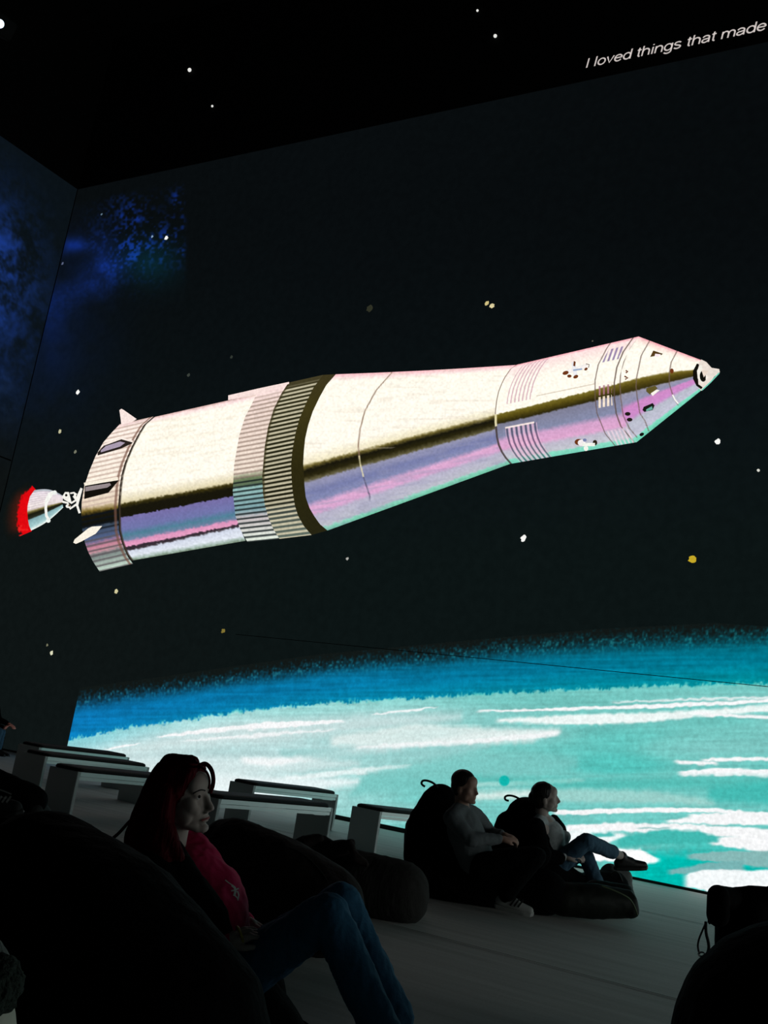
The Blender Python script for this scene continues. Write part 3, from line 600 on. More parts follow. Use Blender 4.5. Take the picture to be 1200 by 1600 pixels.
# ------------------------------------------------------------------ benches
M_lam = mat('pale_grey_laminate', (196, 200, 198), 0.45, noise=0.05, scale=6)
M_rail = mat('brushed_rail', (205, 210, 208), 0.38, metal=.65, noise=0.04)
M_cush = mat('black_cushion', (26, 22, 20), 0.7, noise=0.2, bump=0.2)
M_scr = mat('screw_dark', (40, 44, 44), 0.5)
BH = 0.41
def bench(near, far, label, width=0.40):
    near = Vector((near[0], near[1], 0)); far = Vector((far[0], far[1], 0))
    ax = (far-near); Ln = ax.length; ax.normalize(); side = Vector((-ax.y, ax.x, 0))       # towards the left of the long axis
    c0 = near
    M = Matrix(((ax.x, side.x, 0, c0.x), (ax.y, side.y, 0, c0.y), (0, 0, 1, 0), (0, 0, 0, 1)))
    root = empty('bench', (c0+ax*Ln/2+side*width/2))
    tag(root, label, 'bench', 'low benches')
    t = 0.032
    box('end_panel', (0, 0, 0), (t, width, BH), M_lam, root, M, .003)
    box('end_panel', (Ln-t, 0, 0), (Ln, width, BH), M_lam, root, M, .003)
    box('seat_board', (t, 0.012, BH-.03), (Ln-t, width-.012, BH-.004), M_lam, root, M)
    for y0, y1 in ((0.0, .02), (width-.02, width)):
        bm = bmesh.new(); box_bm(bm, (t, y0, BH-.036), (Ln-t, y1, BH), M)
        yy = (y0+.006, y1) if y0 == 0 else (y0, y1-.006)
        box_bm(bm, (t, yy[0], BH-.068), (Ln-t, yy[1], BH-.040), M)
        link('side_rail', bm_mesh(bm, 'rail'), M_rail, root)
    bm = bmesh.new(); box_bm(bm, (Ln-.23, .03, BH-.075), (Ln-.06, .10, BH-.03), M); link('bracket', bm_mesh(bm, 'b'), M_rail, root)
    # cushion with rounded rim, a little shorter than the board
    bm = bmesh.new(); n = 30; prof = [(0.0, BH-.002), (-.006, BH+.012), (.004, BH+.028), (.03, BH+.036)]
    a0, a1, b0, b1 = .03, Ln-.03, .015, width-.015; rings = []
    for ins, z in prof:
        ring = []
        for (cx, cy, st) in ((a1-.05, b1-.05, 0), (a0+.05, b1-.05, 90), (a0+.05, b0+.05, 180), (a1-.05, b0+.05, 270)):
            for k in range(6):
                an = math.radians(st+k*18); r = .05-ins
                ring.append(bm.verts.new(M @ Vector((cx+r*math.cos(an), cy+r*math.sin(an), z))))
        rings.append(ring)
    for r0, r1 in zip(rings[:-1], rings[1:]):
        for i in range(len(r0)): bm.faces.new((r0[i], r0[(i+1) % len(r0)], r1[(i+1) % len(r0)], r1[i]))
    bm.faces.new(rings[-1]); bm.faces.new(rings[0][::-1])
    link('cushion', bm_mesh(bm, 'cushion'), M_cush, root)
bench((-9.90, 8.77), (-9.80, 10.17), 'farthest low pale grey bench of the left cluster, only its top rail showing')
bench((-8.53, 7.66), (-8.40, 9.06), 'middle low pale grey bench of the left cluster, behind the nearest one')
bench((-7.04, 6.72), (-6.92, 8.12), 'nearest low pale grey bench of the left cluster, open floor seen under it')
bench((-5.62, 6.93), (-5.49, 8.44), 'low pale grey bench directly right of the red-haired woman\'s face')
bench((-7.18, 9.40), (-6.93, 10.72), 'low pale grey bench behind the one by the woman\'s face, bright gap under its top')
bench((-5.43, 9.18), (-5.10, 10.52), 'low pale grey bench with a tall end panel left of the seated man\'s beanbag')

# ------------------------------------------------------------------ soft bodies
def cap_bm(bm, p0, p1, r0, r1, seg=20):
    p0, p1 = Vector(p0), Vector(p1); d = p1-p0; L = d.length
    if L < 1e-5: sph_bm(bm, p0, (r0, r0, r0)); return
    z = d/L; x = z.orthogonal().normalized(); y = z.cross(x); rings = []
    K = 5; prof = [(-r0*math.cos(math.pi/2*k/K), r0*math.sin(math.pi/2*k/K)) for k in range(1, K+1)]
    prof += [(L+r1*math.sin(math.pi/2*k/K), r1*math.cos(math.pi/2*k/K)) for k in range(0, K)]
    for (t, r) in prof: rings.append([bm.verts.new(p0+z*t+(x*math.cos(a)+y*math.sin(a))*r) for a in [2*math.pi*i/seg for i in range(seg)]])
    a = bm.verts.new(p0-z*r0); b = bm.verts.new(p1+z*r1)
    for i in range(seg):
        j = (i+1) % seg; bm.faces.new((a, rings[0][j], rings[0][i])); bm.faces.new((b, rings[-1][i], rings[-1][j]))
        for q, w in zip(rings[:-1], rings[1:]): bm.faces.new((q[i], q[j], w[j], w[i]))
def sph_bm(bm, c, r, M3=None):
    M = Matrix.Translation(Vector(c))
    if M3 is not None: M = M @ M3.to_4x4()
    M = M @ Matrix.Diagonal((r[0], r[1], r[2], 1))
    bmesh.ops.create_icosphere(bm, subdivisions=3, radius=1.0, matrix=M)
def soft(name, prims, voxel, m, parent=None, smooth=6, wr=0.0, wscale=8.0, floor_z=0.0, wstretch=(1, 1, 1), factor=.5):
    """one closed smooth skin grown over overlapping rounded volumes"""
    bm = bmesh.new()
    for p in prims:
        if p[0] == 'c': cap_bm(bm, *p[1:5])
        else: sph_bm(bm, p[1], p[2], p[3] if len(p) > 3 else None)
    me = bpy.data.meshes.new('src'); bm.to_mesh(me); bm.free()
    ob = bpy.data.objects.new('src', me); C.objects.link(ob)
    rm = ob.modifiers.new('r', 'REMESH'); rm.mode = 'VOXEL'; rm.voxel_size = voxel; rm.adaptivity = 0
    sm = ob.modifiers.new('s', 'SMOOTH'); sm.factor = factor; sm.iterations = smooth
    bpy.context.view_layer.update()
    out = bpy.data.meshes.new_from_object(ob.evaluated_get(bpy.context.evaluated_depsgraph_get()))
    bpy.data.objects.remove(ob); out.name = name
    n = len(out.vertices); co = np.zeros(n*3, np.float32); out.vertices.foreach_get('co', co); co = co.reshape(-1, 3)
    if wr:
        no = np.zeros(n*3, np.float32); out.vertex_normals.foreach_get('vector', no); no = no.reshape(-1, 3)
        d = np.empty(n, np.float32); ws = Vector(wstretch)
        for i in range(n):
            p = Vector(co[i])*wscale; p = Vector((p.x*ws.x, p.y*ws.y, p.z*ws.z))
            a = mnoise.noise(p); b = 1-abs(mnoise.noise(p*2.1+Vector((5, 3, 1))))*2
            d[i] = .6*a+.4*b-.2
        co = co+no*(d*wr)[:, None]
    if floor_z is not None:
        low = co[:, 2] < floor_z+.004; co[low, 2] = floor_z+.004
    out.vertices.foreach_set('co', co.ravel()); out.update(); out.materials.clear()
    return link(name, out, m, parent, True)
def c2(a, b):
    """rounded volume between two places given as (x, y, distance, radius in pixels)"""
    return ('c', P(a[0], a[1], a[2]), P(b[0], b[1], b[2]), a[3]*mpp(a[2]), b[3]*mpp(b[2]))
def chain(pts): return [c2(a, b) for a, b in zip(pts[:-1], pts[1:])]
def tube(name, pts, r, m, parent=None, flat=1.0):
    """a strap or cord along world points"""
    cu = bpy.data.curves.new(name, 'CURVE'); cu.dimensions = '3D'; sp = cu.splines.new('NURBS'); sp.points.add(len(pts)-1)
    for q, p in zip(sp.points, pts): q.co = (p[0], p[1], p[2], 1)
    sp.use_endpoint_u = True; sp.order_u = 3; cu.bevel_depth = r; cu.bevel_resolution = 3; cu.resolution_u = 6
    ob = bpy.data.objects.new('t', cu); C.objects.link(ob); bpy.context.view_layer.update()
    me = bpy.data.meshes.new_from_object(ob.evaluated_get(bpy.context.evaluated_depsgraph_get())); bpy.data.objects.remove(ob)
    me.materials.clear(); return link(name, me, m, parent, True)

M_bag = mat('black_beanbag_cloth', (5, 5, 6), 0.9, spec=.06, noise=0.25, scale=20, bump=0.5, bscale=18)
M_bag2 = mat('brown_black_beanbag_cloth', (40, 34, 32), 0.85, spec=.1, noise=0.25, scale=12, bump=0.6, bscale=14)
M_bag3 = mat('grey_beanbag_cloth', (46, 45, 43), 0.9, spec=.1, noise=0.2, scale=12, bump=0.45, bscale=12, stretch=(3, 1, 1))
M_strap = mat('black_webbing', (14, 14, 14), 0.7)
M_metal = mat('steel_ring', (190, 195, 195), 0.25, metal=1.0)

from mathutils.bvhtree import BVHTree
def on_surface(target, pts, off=.002):
    me = target.data; bvh = BVHTree.FromPolygons([v.co for v in me.vertices], [p.vertices for p in me.polygons]); out = []
    for x, y in pts:
        d = Vector(ray(x, y)).normalized(); h = bvh.ray_cast(Vector(CAM), d)
        if h[0] is not None: out.append(h[0]+h[1]*off)
    return out
def snap(o, target, off=.002):
    """lay a thin print on the surface of another part"""
    me = target.data; bvh = BVHTree.FromPolygons([v.co for v in me.vertices], [p.vertices for p in me.polygons])
    for v in o.data.vertices:
        d = (v.co-Vector(CAM)).normalized(); h = bvh.ray_cast(Vector(CAM), d)
        if h[0] is not None: v.co = h[0]-d*off
    return o
def beanbag(label, prims, m, at, voxel=.02, wr=.012, wscale=5, extra=None):
    root = empty('beanbag', (at[0], at[1], 0)); tag(root, label, 'beanbag', 'beanbags')
    soft('cover', prims, voxel, m, root, 8, wr, wscale)
    if extra: extra(root)
    return root
# big black one at the lower left
beanbag('big black beanbag filling the lower left of the view, in front of the red-haired woman',
        chain([(60, 1400, 2.6, 130), (150, 1500, 2.4, 168), (262, 1632, 2.25, 165), (270, 1800, 2.25, 160)]) +
        chain([(20, 1420, 2.95, 120), (100, 1470, 2.8, 120), (190, 1600, 2.6, 120), (200, 1760, 2.5, 120)]) +
        chain([(60, 1400, 2.6, 130), (40, 1600, 2.4, 200), (60, 1750, 2.3, 220), (270, 1800, 2.25, 160)]), M_bag, P(150, 1500, 2.4))
# the one the red-haired woman lies in
beanbag('black beanbag the red-haired woman leans back in',
        chain([(232, 1352, 3.95, 36), (262, 1440, 3.85, 70), (330, 1560, 3.75, 95), (400, 1640, 3.7, 85)]) +
        chain([(300, 1470, 4.1, 60), (380, 1560, 4.05, 70)]), M_bag, P(300, 1500, 3.9), wr=.01)
# empty ones behind her
beanbag('dark brown-black slumped beanbag behind the red-haired woman\'s raised knees',
        chain([(352, 1322, 5.2, 42), (375, 1330, 5.05, 50), (440, 1382, 4.9, 70), (500, 1422, 4.8, 72)]) +
        chain([(400, 1400, 5.2, 70), (490, 1430, 5.1, 62)]), M_bag2, P(440, 1400, 4.9), wr=.014,
        extra=lambda r: tube('seam', on_surface(r.children[0], [(440, 1322), (462, 1328), (482, 1342), (500, 1360), (514, 1382), (522, 1410)]), .004, M_bag3, r))
def crumple(r):
    soft('loose_top', chain([(458, 1330, 6.65, 15), (476, 1322, 6.6, 16), (498, 1318, 6.6, 15), (515, 1328, 6.55, 15), (540, 1324, 6.5, 12), (548, 1318, 6.5, 8)]) +
         chain([(478, 1316, 6.5, 10), (500, 1310, 6.5, 6)]) + chain([(546, 1316, 6.45, 6), (556, 1340, 6.4, 7), (572, 1350, 6.4, 6)]), .012, M_bag2, r, 3, .012, 14)
beanbag('flattened dark grey beanbag with a crumpled top, on the floor left of the seated man',
        chain([(622, 1394, 6.5, 50), (560, 1385, 6.55, 54), (500, 1362, 6.75, 44)]) + chain([(634, 1384, 6.5, 35), (634, 1410, 6.5, 35)]) + chain([(632, 1400, 6.75, 40), (560, 1395, 6.9, 50)]), M_bag3, P(580, 1395, 6.6), wr=.011, wscale=6, extra=crumple)
# the man's and the second woman's
def loop_a(r): tube('strap', [P(684, 1231, 7.95), P(680, 1225, 7.95), P(670, 1220, 7.95), P(661, 1219, 7.95), P(658, 1223, 7.97), P(660, 1227, 7.97), P(664, 1229, 7.97)], .0085, M_strap, r)
beanbag('upright black beanbag with a small loop on top, under the man in the grey sweatshirt',
        chain([(688, 1258, 8.05, 33), (672, 1300, 8.05, 41), (676, 1360, 7.95, 47), (700, 1392, 7.9, 48), (780, 1386, 7.85, 38), (852, 1394, 7.75, 35)]) +
        chain([(655, 1280, 8.0, 18), (650, 1340, 7.9, 20), (655, 1360, 7.8, 24)]), M_bag, P(720, 1390, 7.9), wr=.01, extra=loop_a)
def loop_b(r): tube('strap', [P(814, 1250, 8.35), P(808, 1246, 8.35), P(800, 1243, 8.35), P(791, 1243, 8.35), P(788, 1247, 8.37), P(791, 1251, 8.37), P(795, 1251, 8.37)], .0085, M_strap, r)
beanbag('black beanbag with a small loop on top, under the second woman with crossed legs',
        chain([(822, 1276, 8.4, 31), (822, 1320, 8.3, 44), (850, 1378, 8.2, 44), (905, 1398, 8.3, 32), (955, 1390, 8.5, 30)]) +
        chain([(790, 1285, 8.4, 16), (782, 1320, 8.3, 20)]), M_bag, P(850, 1390, 8.3), wr=.01, extra=loop_b)
soft_bag = empty('bag', (P(930, 1412, 7.9)[0], P(930, 1412, 7.9)[1], 0)); tag(soft_bag, 'dark floppy bag slumped on the floor below the second woman\'s shoe', 'bag')
M_green = mat('dark_olive_nylon', (20, 24, 18), 0.6, noise=.2, spec=.15, bump=.3, bscale=12)
soft('bag_body', chain([(880, 1405, 7.75, 26), (930, 1408, 7.8, 27), (975, 1412, 7.85, 22)]) + chain([(986, 1422, 7.8, 13), (988, 1408, 7.8, 9), (982, 1400, 7.85, 10)]) + chain([(930, 1395, 8.0, 20), (975, 1400, 8.0, 18)]), .014, M_green, soft_bag, 4, .008, 7)
tube('zip', [P(940, 1384, 7.62), P(968, 1394, 7.62), P(990, 1408, 7.65), P(996, 1430, 7.7)], .006, mat('zip_tape', (66, 78, 50), .6), soft_bag)
e = empty('bag', (P(965, 1372, 8.9)[0], P(965, 1372, 8.9)[1], 0)); tag(e, 'small grey holdall standing behind the slumped bag, under the raised shoe', 'bag')
M_gb = mat('grey_canvas', (84, 88, 86), .8, noise=.2, bump=.5, bscale=14)
soft('bag_body', chain([(955, 1370, 8.6, 20), (972, 1372, 8.6, 16)]) + chain([(950, 1390, 8.6, 22), (974, 1388, 8.6, 15)]) + chain([(955, 1415, 8.6, 20), (972, 1410, 8.6, 16)]), .014, M_gb, e, 3, .01, 9)
tube('strap', [P(946, 1378, 8.42), P(956, 1362, 8.40), P(968, 1362, 8.40), P(974, 1384, 8.42)], .008, M_green, e)
# right edge
beanbag('big black beanbag cut off by the lower right corner',
        chain([(1256, 1656, 3.0, 206), (1262, 1780, 2.95, 205), (1350, 1790, 2.95, 200)]) + chain([(1320, 1640, 3.2, 190), (1350, 1700, 3.2, 190)]), M_bag, P(1230, 1650, 3.0), wr=.008)
def tall_extra(r):
    tube('strap', [P(1104, 1440, 3.85), P(1097, 1455, 3.84), P(1091, 1470, 3.84), P(1090, 1482, 3.84), P(1093, 1491, 3.84)], .0035, M_strap, r)
    tube('strap', [P(1103, 1440, 3.83), P(1102, 1455, 3.82), P(1107, 1472, 3.82), P(1108, 1484, 3.82), P(1104, 1493, 3.82)], .0055, M_strap, r)
    tube('ring', [P(1092+5*math.cos(a)+4, 1491+3.2*math.sin(a), 3.81) for a in [2*math.pi*i/12 for i in range(13)]], .0030, M_metal, r)
    soft('collar', chain([(1122, 1400, 3.90, 17), (1122, 1430, 3.88, 18)]) + chain([(1124, 1402, 3.92, 18), (1150, 1408, 4.00, 20)]) + [('c', P(1112, 1424, 3.87), P(1109, 1441, 3.86), .012, .009)], .006, M_bag, r, 3)
beanbag('tall black beanbag behind the right corner one, with a hanging strap and metal ring',
        chain([(1145, 1406, 4.00, 20), (1182, 1408, 4.00, 25), (1215, 1412, 4.00, 26)]) + chain([(1165, 1435, 4.00, 46), (1172, 1500, 4.00, 54), (1180, 1620, 4.00, 66), (1190, 1720, 4.00, 70)]) +
        chain([(1220, 1440, 4.10, 56), (1230, 1560, 4.10, 80), (1240, 1700, 4.10, 90)]), M_bag, P(1190, 1600, 4.05), voxel=.014, wr=.006, extra=tall_extra)

# ------------------------------------------------------------------ people
def frame(fwd, up):
    f = Vector(fwd).normalized(); u = Vector(up); u = (u-f*u.dot(f)).normalized(); l = u.cross(f)
    return Matrix((f, l, u)).transposed()          # columns: forward, left, up
def head_prims(c, M, s=1.0):
    c = Vector(c)
    def T(x, y, z): return c+M @ Vector((x, y, z))*s
    def e(x, y, z, a, b, d): return ('e', T(x, y, z), (a*s, b*s, d*s), M)
    def k(a, b, r0, r1): return ('c', T(*a), T(*b), r0*s, r1*s)
    p = [e(-.012, 0, .035, .097, .075, .085), e(.028, 0, -.030, .062, .060, .082), e(-.03, 0, -.01, .07, .066, .07), e(.058, 0, .045, .036, .056, .045)]
    for y in (-1, 1):
        p += [k((-.005, .052*y, -.055), (.062, .018*y, -.098), .020, .014), e(.062, .036*y, -.030, .022, .020, .022),
              k((.082, .012*y, .035), (.067, .045*y, .034), .0085, .008), e(.068, .031*y, .015, .0145, .0155, .0105), e(.048, .044*y, -.018, .030, .020, .040), e(.030, .050*y, -.045, .034, .020, .036), e(.094, .011*y, -.041, .010, .0075, .007),
              e(-.006, .074*y, -.012, .017, .008, .030), e(-.002, .070*y, -.030, .010, .007, .012)]
    p += [k((.081, 0, .022), (.108, 0, -.030), .0075, .0105), e(.074, 0, -.100, .019, .022, .016), e(.084, 0, -.062, .012, .020, .0055),
          e(.083, 0, -.073, .011, .017, .006), e(.074, 0, -.066, .016, .026, .018)]
    return p
def hand_prims(w, d, n, side, s=1.0, curl=.5, thumb=1):
    """palm and five bent fingers: w wrist, d towards the fingertips, n out of the back of the hand"""
    w = Vector(w); d = Vector(d).normalized(); n = Vector(n); n = (n-d*n.dot(d)).normalized(); x = d.cross(n)*side
    def T(a, b, c): return w+(d*a+x*b+n*c)*s
    p = [('c', T(.0, 0, 0), T(.03, 0, 0), .024*s, .026*s), ('c', T(.03, .018, 0), T(.082, .026, 0), .017*s, .013*s), ('c', T(.03, -.012, 0), T(.078, -.026, 0), .017*s, .012*s), ('c', T(.03, 0, 0), T(.085, 0, .002), .018*s, .014*s)]
    for b, L, r in ((.031, .072, .0088), (.011, .080, .0090), (-.010, .075, .0086), (-.029, .060, .0078)):
        q = T(.085, b, 0); a = curl*.5; prev = q
        for seg in (.45, .32, .23):
            a2 = a; nx = prev+(d*math.cos(a2)-n*math.sin(a2))*L*seg*s; p.append(('c', prev, nx, r*s, r*.92*s)); prev = nx; a += curl*.75; r *= .93
    q = T(.02, .026*thumb, -.006); q2 = T(.052, .050*thumb, -.016); q3 = T(.082, .050*thumb, -.026); p += [('c', q, q2, .013*s, .0105*s), ('c', q2, q3, .0105*s, .0085*s)]
    return p
def shoe(name, ankle, toe_dir, m, parent, sole_m=None, s=1.0, up=(0, 0, 1)):
    a = Vector(ankle); M = frame(toe_dir, up); f, l, u = M.col[0], M.col[1], M.col[2]
    T = lambda x, y, z: a+(f*x+l*y+u*z)*s
    o = soft(name, [('c', T(-.03, 0, -.055), T(.10, 0, -.065), .038*s, .040*s), ('c', T(.10, 0, -.066), T(.185, 0, -.074), .040*s, .030*s), ('c', T(-.01, 0, -.03), T(0, 0, .0), .040*s, .042*s), ('c', T(.0, 0, -.02), T(.08, 0, -.045), .038*s, .034*s)], .008*s, m, parent, 4)
    n = 14; bm = bmesh.new(); ring = []
    pts = [(-.070, .0), (-.058, .030), (0, .036), (.08, .040), (.15, .044), (.20, .034), (.222, 0), (.20, -.034), (.15, -.044), (.08, -.040), (0, -.036), (-.058, -.030)]
    a0 = [bm.verts.new(T(x, y, -.078)) for x, y in pts]; a1 = [bm.verts.new(T(x, y, -.108)) for x, y in pts]
    for i in range(len(pts)): j = (i+1) % len(pts); bm.faces.new((a0[i], a0[j], a1[j], a1[i]))
    bm.faces.new(a0); bm.faces.new(a1[::-1]); bmesh.ops.bevel(bm, geom=list(bm.edges), offset=.004*s, segments=1, affect='EDGES')
    link('sole', bm_mesh(bm, 'sole'), sole_m or m, o); return o
def lerp(a, b, t): return Vector(a)*(1-t)+Vector(b)*t
def person(label, J, mats, s=1.0, top_extra=(), voxel=.009, body_voxel=.006, leg_r=1.0, top_r=1.0, bust=0.0, cuffs=True, top_name='sweatshirt', sleeve=1.0, calf_bare=False, leg_name='jeans'):
    root = empty('person', (J['pelvis'][0], J['pelvis'][1], 0)); tag(root, label, 'person')
    H = J['head']; M = J['hM']
    pel, chest, neck = J['pelvis'], J['chest'], J['neck']
    body = head_prims(H, M, s)
    body += [('c', H+M @ Vector((-.03, 0, -.06))*s, neck, .052*s, .056*s), ('c', neck, chest, .06*s, .11*s), ('c', chest, pel, .11*s, .11*s)]
    top = []; leg = []
    for k in 'RL':
        sh, el, wr, hd = J['sh'+k], J['el'+k], J['wr'+k], J['hd'+k]
        hip, kn, an = J['hip'+k], J['kn'+k], J['an'+k]
        body += [('c', chest, sh, .08*s, .045*s), ('c', sh, el, .044*s, .036*s), ('c', el, wr, .036*s, .024*s)]
        body += hand_prims(wr, hd-wr, J.get('hn', Vector((0, 0, 1))), 1 if k == 'R' else -1, s, J.get('curl', .5), J.get('th', 1))
        body += [('c', pel, hip, .09*s, .075*s), ('c', hip, kn, .072*s, .05*s), ('c', kn, an, .05*s, .034*s), ('c', an, an+J['toe'+k]*.12*s-Vector(J.get('up'+k, (0, 0, 1))).normalized()*.074*s, .030*s, .018*s)]
        top += [('c', lerp(neck, sh, .25), sh, .062*s*top_r, .066*s*top_r), ('c', sh, el, .064*s*top_r, .056*s*top_r), ('c', el, lerp(el, wr, .93*sleeve), .056*s*top_r, .040*s*top_r)]
        end = .72 if calf_bare and k == calf_bare else .97
        leg += [('c', pel, hip, .115*s*leg_r, .10*s*leg_r), ('c', hip, kn, .098*s*leg_r, .070*s*leg_r), ('c', kn, lerp(kn, an, end), .070*s*leg_r, .062*s*leg_r)]
        if not (calf_bare and k == calf_bare): soft('sock', [('c', lerp(kn, an, .84), an-Vector((0, 0, .01)), .050*s, .048*s)], .01, M_blk, root, 2)
        J['shoe'+k] = shoe('shoe', an, J['toe'+k], mats['shoe'], root, mats.get('sole'), s, J.get('up'+k, (0, 0, 1)))
    top += [('c', neck-M.col[2]*.02*s, chest, .07*s*top_r, .135*s*top_r), ('c', chest, lerp(chest, pel, .8), .135*s*top_r, .135*s*top_r)]
    if bust:
        ff = J['front']; ll = (J['shL']-J['shR']).normalized()
        for y in (-1, 1): top.append(('e', chest+ff*.10*s+ll*.065*y*s-Vector((0, 0, .03*s)), (.07*s*bust,)*3))
    soft('body', body, body_voxel, mats['skin'], root, 3, floor_z=0.0, factor=.4)
    soft(top_name, list(top_extra)+top, voxel, mats['top'], root, 5, .010, 13)
    soft(leg_name, leg, voxel, mats['leg'], root, 5, .011, 14, wstretch=(1, 1, .6))
    return root
M_skin = mat('skin', (160, 126, 110), .55, noise=.05, scale=60, spec=.35)
M_skin2 = mat('skin_pale', (172, 158, 150), .55, noise=.05, scale=60)
M_jeans = mat('blue_denim', (40, 96, 128), .85, noise=.25, scale=120, bump=.3, bscale=30)
M_jeans2 = mat('mid_blue_denim', (58, 88, 108), .85, noise=.25, scale=120, bump=.3, bscale=30)
M_blk = mat('black_cloth', (6, 6, 7), .95, spec=.08, noise=.2, bump=.3, bscale=20)
M_grey = mat('grey_sweat', (92, 98, 100), .9, noise=.15, scale=50, bump=.4, bscale=16)
M_shoeb = mat('black_leather', (16, 15, 15), .5)
M_shoew = mat('white_leather', (150, 150, 146), .55)
M_magenta = mat('magenta_jersey', (176, 14, 74), .85, noise=.12, scale=60, bump=.4, bscale=14)
M_redhair = mat('dark_red_hair', (70, 5, 16), .6, noise=.45, scale=60, bump=.6, bscale=60, stretch=(1, 1, .12), spec=.05)
M_brown = mat('dark_brown_hair', (26, 20, 17), .5, noise=.4, scale=60, bump=.5, bscale=60, stretch=(1, 1, .15))
M_eye = mat('eye_white', (200, 200, 196), .2, noise=.02); M_iris = mat('iris_dark', (30, 26, 22), .2)
Rv, Uv, Fv = Vector(R_), Vector(U_), Vector(F_)
Z = Vector((0, 0, 1))
def eyes(root, c, M, s=1.0):
    for y in (-1, 1):
        p = c+M @ Vector((.0735, .031*y, .014))*s
        bm = bmesh.new(); sph_bm(bm, p-M.col[0]*.0018*s, (.0112*s,)*3); o = link('eye', bm_mesh(bm, 'eye'), M_eye, root, True)
        bm = bmesh.new(); sph_bm(bm, p+M @ Vector((.0068, -.001, .001))*s, (.0060*s,)*3); link('iris', bm_mesh(bm, 'iris'), M_iris, o, True)
        pts = [c+M @ Vector(q)*s for q in ((.092, .012*y, .031), (.089, .028*y, .039), (.079, .043*y, .036), (.069, .052*y, .029))]
        tube('eyebrow', pts, .0026*s, M_brown, root)
def lips(root, c, M, m, s=1.0):
    tube('lips', [c+M @ Vector(q)*s for q in ((.082, .022, -.068), (.0925, .010, -.064), (.0935, 0, -.066), (.0925, -.010, -.064), (.082, -.022, -.068))], .0042*s, m, root)

# --- the red-haired woman in the foreground
hM = frame(Rv*.93-Fv*.36+Uv*.02, Uv)
J = dict(head=P(287, 1245, 3.60), hM=hM, neck=P(263, 1330, 3.63), chest=P(300, 1400, 3.62), pelvis=P(352, 1532, 3.62),
         shR=P(240, 1372, 3.47), shL=P(290, 1352, 3.80), elR=P(285, 1483, 3.36), elL=P(352, 1450, 3.84), wrR=P(350, 1473, 3.40), wrL=P(382, 1440, 3.74),
         hdR=P(402, 1452, 3.44), hdL=P(418, 1464, 3.66), hipR=P(365, 1530, 3.50), hipL=P(372, 1520, 3.74), knR=P(512, 1428, 3.36), knL=P(534, 1412, 3.58),
         anR=P(600, 1619, 3.30), anL=P(622, 1597, 3.52), front=(Rv*.9+Uv*.3).normalized(), curl=.9, hn=(Uv*.9+Rv*.2))
tdir = Vector((Rv.x, Rv.y, 0)).normalized()
J['toeR'] = (tdir-Z*.1).normalized(); J['toeL'] = J['toeR']
w1 = person('woman with long dark red hair, magenta hoodie and blue jeans, seated low with knees up', J,
            dict(skin=M_skin2, top=M_magenta, leg=M_jeans, shoe=M_shoeb), s=1.0, voxel=.008, body_voxel=.0042, bust=.9, leg_r=.98, top_name='hoodie',
            top_extra=chain([(300, 1365, 3.62, 44), (328, 1400, 3.62, 54), (334, 1440, 3.62, 56), (335, 1500, 3.62, 60)]) + chain([(280, 1318, 3.72, 28), (300, 1330, 3.70, 30), (318, 1350, 3.66, 30)]))
eyes(w1, J['head'], hM); lips(w1, J['head'], hM, mat('lip_colour', (150, 80, 80), .5))
# open black jacket: back, near side and near sleeve
jk = chain([(232, 1345, 3.66, 40), (252, 1390, 3.62, 64), (280, 1450, 3.6, 74), (318, 1525, 3.6, 78)]) + chain([(240, 1368, 3.46, 42), (268, 1430, 3.40, 44), (287, 1484, 3.36, 40)]) + \
    chain([(287, 1484, 3.36, 38), (320, 1482, 3.42, 30), (342, 1476, 3.42, 22)]) + chain([(262, 1330, 3.52, 24), (296, 1392, 3.44, 30), (326, 1440, 3.42, 34), (338, 1480, 3.44, 30)]) + chain([(238, 1335, 3.76, 34), (275, 1345, 3.84, 30)])
soft('jacket', jk, .009, M_blk, w1, 6, .010, 12)
# hair: cap, long back, locks on the near side, fringe loop over the forehead
T = lambda x, y, z: J['head']+hM @ Vector((x, y, z))
hair = [('e', T(-.026, 0, .048), (.100, .088, .086), hM), ('e', T(-.055, 0, -.01), (.078, .086, .10), hM), ('c', T(.03, 0, .115), T(-.05, 0, .11), .030, .035),
        ('c', T(.045, -.035, .09), T(.02, -.076, .03), .022, .018), ('c', T(.045, .035, .09), T(.02, .076, .03), .022, .018)]
hair += chain([(250, 1235, 3.62, 28), (240, 1275, 3.62, 34), (230, 1310, 3.62, 36), (228, 1345, 3.60, 34)]) + chain([(258, 1240, 3.53, 18), (252, 1285, 3.51, 20), (248, 1325, 3.48, 20), (258, 1370, 3.42, 14)])
hair += chain([(266, 1225, 3.68, 20), (252, 1290, 3.69, 24), (256, 1330, 3.70, 20)]) + chain([(258, 1290, 3.49, 14), (278, 1340, 3.47, 11), (296, 1385, 3.45, 8)])
soft('hair', hair, .006, M_redhair, w1, 4, .006, 26, wstretch=(1, 1, .35))
tube('hair_lock', [T(.06, .0, .105), P(318, 1190, 3.6), P(330, 1200, 3.58), P(334, 1216, 3.58), P(332, 1232, 3.58), P(328, 1238, 3.58)], .0075, M_redhair, w1)
tube('hair_lock', [T(.055, -.02, .11), P(312, 1196, 3.52), P(324, 1206, 3.5), P(329, 1222, 3.5), P(326, 1232, 3.5)], .0040, M_redhair, w1)
tube('hair_lock', [P(296, 1196, 3.58), P(298, 1188, 3.58), P(303, 1186, 3.58), P(307, 1192, 3.56)], .005, M_brown, w1)
tube('hair_lock', [P(224, 1262, 3.62), P(212, 1274, 3.62), P(196, 1290, 3.62), P(186, 1302, 3.62), P(176, 1310, 3.62)], .0055, M_redhair, w1)
tube('hair_lock', [P(226, 1272, 3.60), P(212, 1286, 3.58), P(203, 1300, 3.58), P(200, 1312, 3.58)], .0035, M_redhair, w1)
